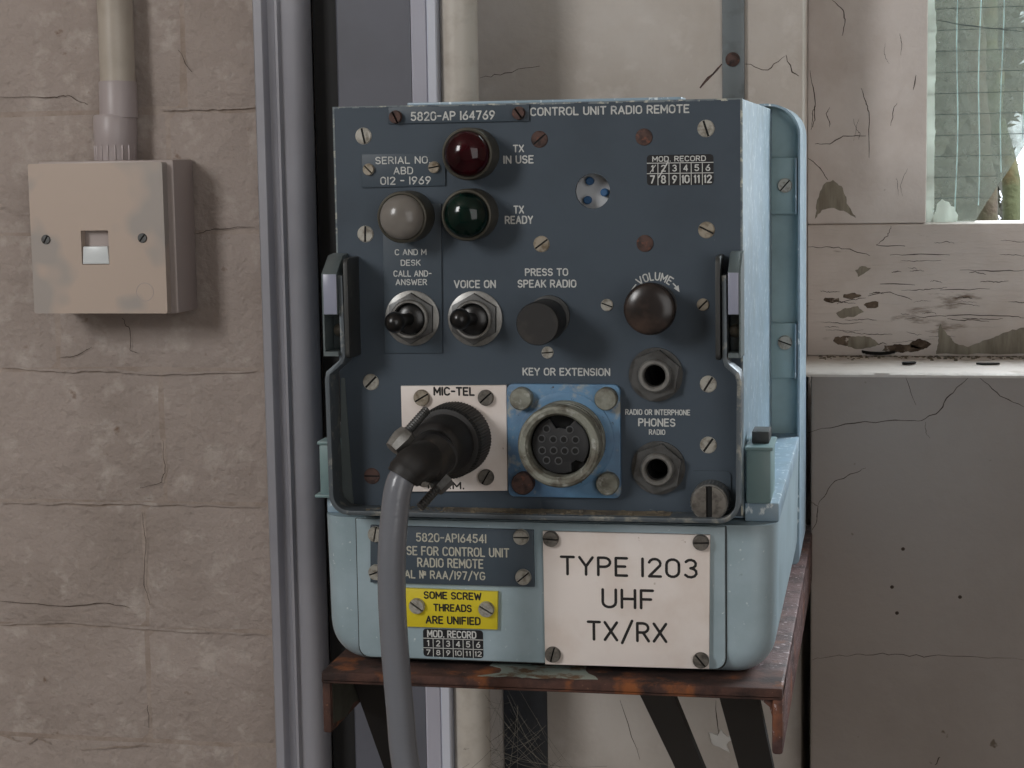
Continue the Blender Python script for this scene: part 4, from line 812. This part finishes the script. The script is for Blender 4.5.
part('clamp_collar', MB().lathe([(8.0, -4), (9.2, -3), (9.4, 4), (9.2, 7), (7.6, 8.5)], k0, n2, 36, cap0=True), 'black_matt', cb)
# cable clamp: saddle and two long threaded screws
def thread(p0, p1, r):
    a = Vector(p0); b = Vector(p1); d = b-a; L_ = d.length; n = int(L_/.6); prof = []
    for i in range(n+1): prof.append((r*(1 if i % 2 else .78), L_*i/n))
    return MB().lathe(prof, a, d, 14, cap0=True)
part('clamp_screw', thread(pt(399, 441, -56), pt(427, 409.5, -44), 2.1), 'nickel_dark', cb, ang=20)
part('clamp_screw', thread(pt(440, 485, -50), pt(420.5, 507, -58), 2.1), 'nickel_dark', cb, ang=20)
mb = MB(); a = Vector(pt(392, 449, -58)); b = Vector(pt(407, 433, -53)); d = (b-a).normalized()
mb.tube([a, a.lerp(b, .35), a.lerp(b, .7), b], [3.4, 4.2, 4.6, 4.0], 8); part('clamp_saddle', mb, 'nickel', cb, 'bright metal clamp saddle', ang=20)
mb = MB(); mb.lathe([(3.8, 0), (4.0, .5), (4.0, 2.2), (3.6, 2.6)], pt(404, 437, -54), Vector(pt(427, 409.5, -44))-Vector(pt(399, 441, -56)), 6, cap0=True); part('clamp_nut', mb, 'nickel_dark', cb, ang=20)
mb = MB(); mb.tube([pt(446, 478, -46), pt(436, 489, -50)], [4.2, 3.6], 8); part('clamp_saddle', mb, 'nickel_dark', cb, ang=20)
pts_ = [k0+n2*2, Vector(pt(413, 466, -60)), Vector(pt(403, 477, -64)), Vector(pt(398, 490, -65.5)), Vector(pt(394.6, 515, -66)), Vector(pt(392, 550, -66)), Vector(pt(391.8, 590, -65)), Vector(pt(393.6, 630, -64)), Vector(pt(396.5, 670, -63)), Vector(pt(400.5, 715, -62)), Vector(pt(406, 768, -61))]
def spline(P, n=8):
    out = []
    for i in range(len(P)-1):
        p0, p1, p2, p3 = P[max(i-1, 0)], P[i], P[i+1], P[min(i+2, len(P)-1)]
        for k in range(n):
            t_ = k/n; out.append(.5*((2*p1)+(p2-p0)*t_+(2*p0-5*p1+4*p2-p3)*t_**2+(3*p1-p0-3*p2+p3)*t_**3))
    out.append(P[-1]); return out
e = pts_[-1]; ext = [e+Vector((9, 1, -60)), e+Vector((14, 4, -250)), e+Vector((10, 20, -600)), Vector((e.x+5, e.y+40, -1200)), Vector((e.x-20, e.y-10, -1285)), Vector((e.x-160, e.y-60, -1293)), Vector((e.x-420, e.y+40, -1293))]
part('strain_relief', MB().tube(spline([k0+n2*3, Vector(pt(416, 463.5, -59)), Vector(pt(406, 473, -63)), Vector(pt(402.5, 478, -64))], 5), [8.6]*4+[8.2]*4+[7.7]*4+[7.2]*3+[6.8], 24), 'black_matt', cb, 'black rubber cable boot', ang=60)
part('cable_sheath', MB().tube(spline(pts_+ext), 5.9, 20), 'cable', cb, ang=60)
# ================================================================== COBWEB under the bracket
cw = MB(); rnd = random.Random(11)
A = [pt(*q, 285) for q in ((490, 694), (505, 722), (462, 768), (474, 742), (560, 775), (530, 735), (482, 780), (515, 790), (590, 800))]
for i in range(70):
    a = Vector(rnd.choice(A))+Vector((rnd.gauss(0, 5), rnd.gauss(0, 12), rnd.gauss(0, 6))); b = Vector(rnd.choice(A))+Vector((rnd.gauss(0, 6), rnd.gauss(0, 12), rnd.gauss(0, 8)))
    if (a-b).length < 4: continue
    sag = (a-b).length*.08; cw.tube([a.lerp(b, k/6)-Vector((0, 0, sag*math.sin(PI*k/6))) for k in range(7)], rnd.uniform(.06, .12), 4, False)
o = part('cobweb', cw, 'cobweb', None); tag(o, 'grey cobweb strands hanging in the dark below the rusty bracket', 'cobweb', kind='stuff')
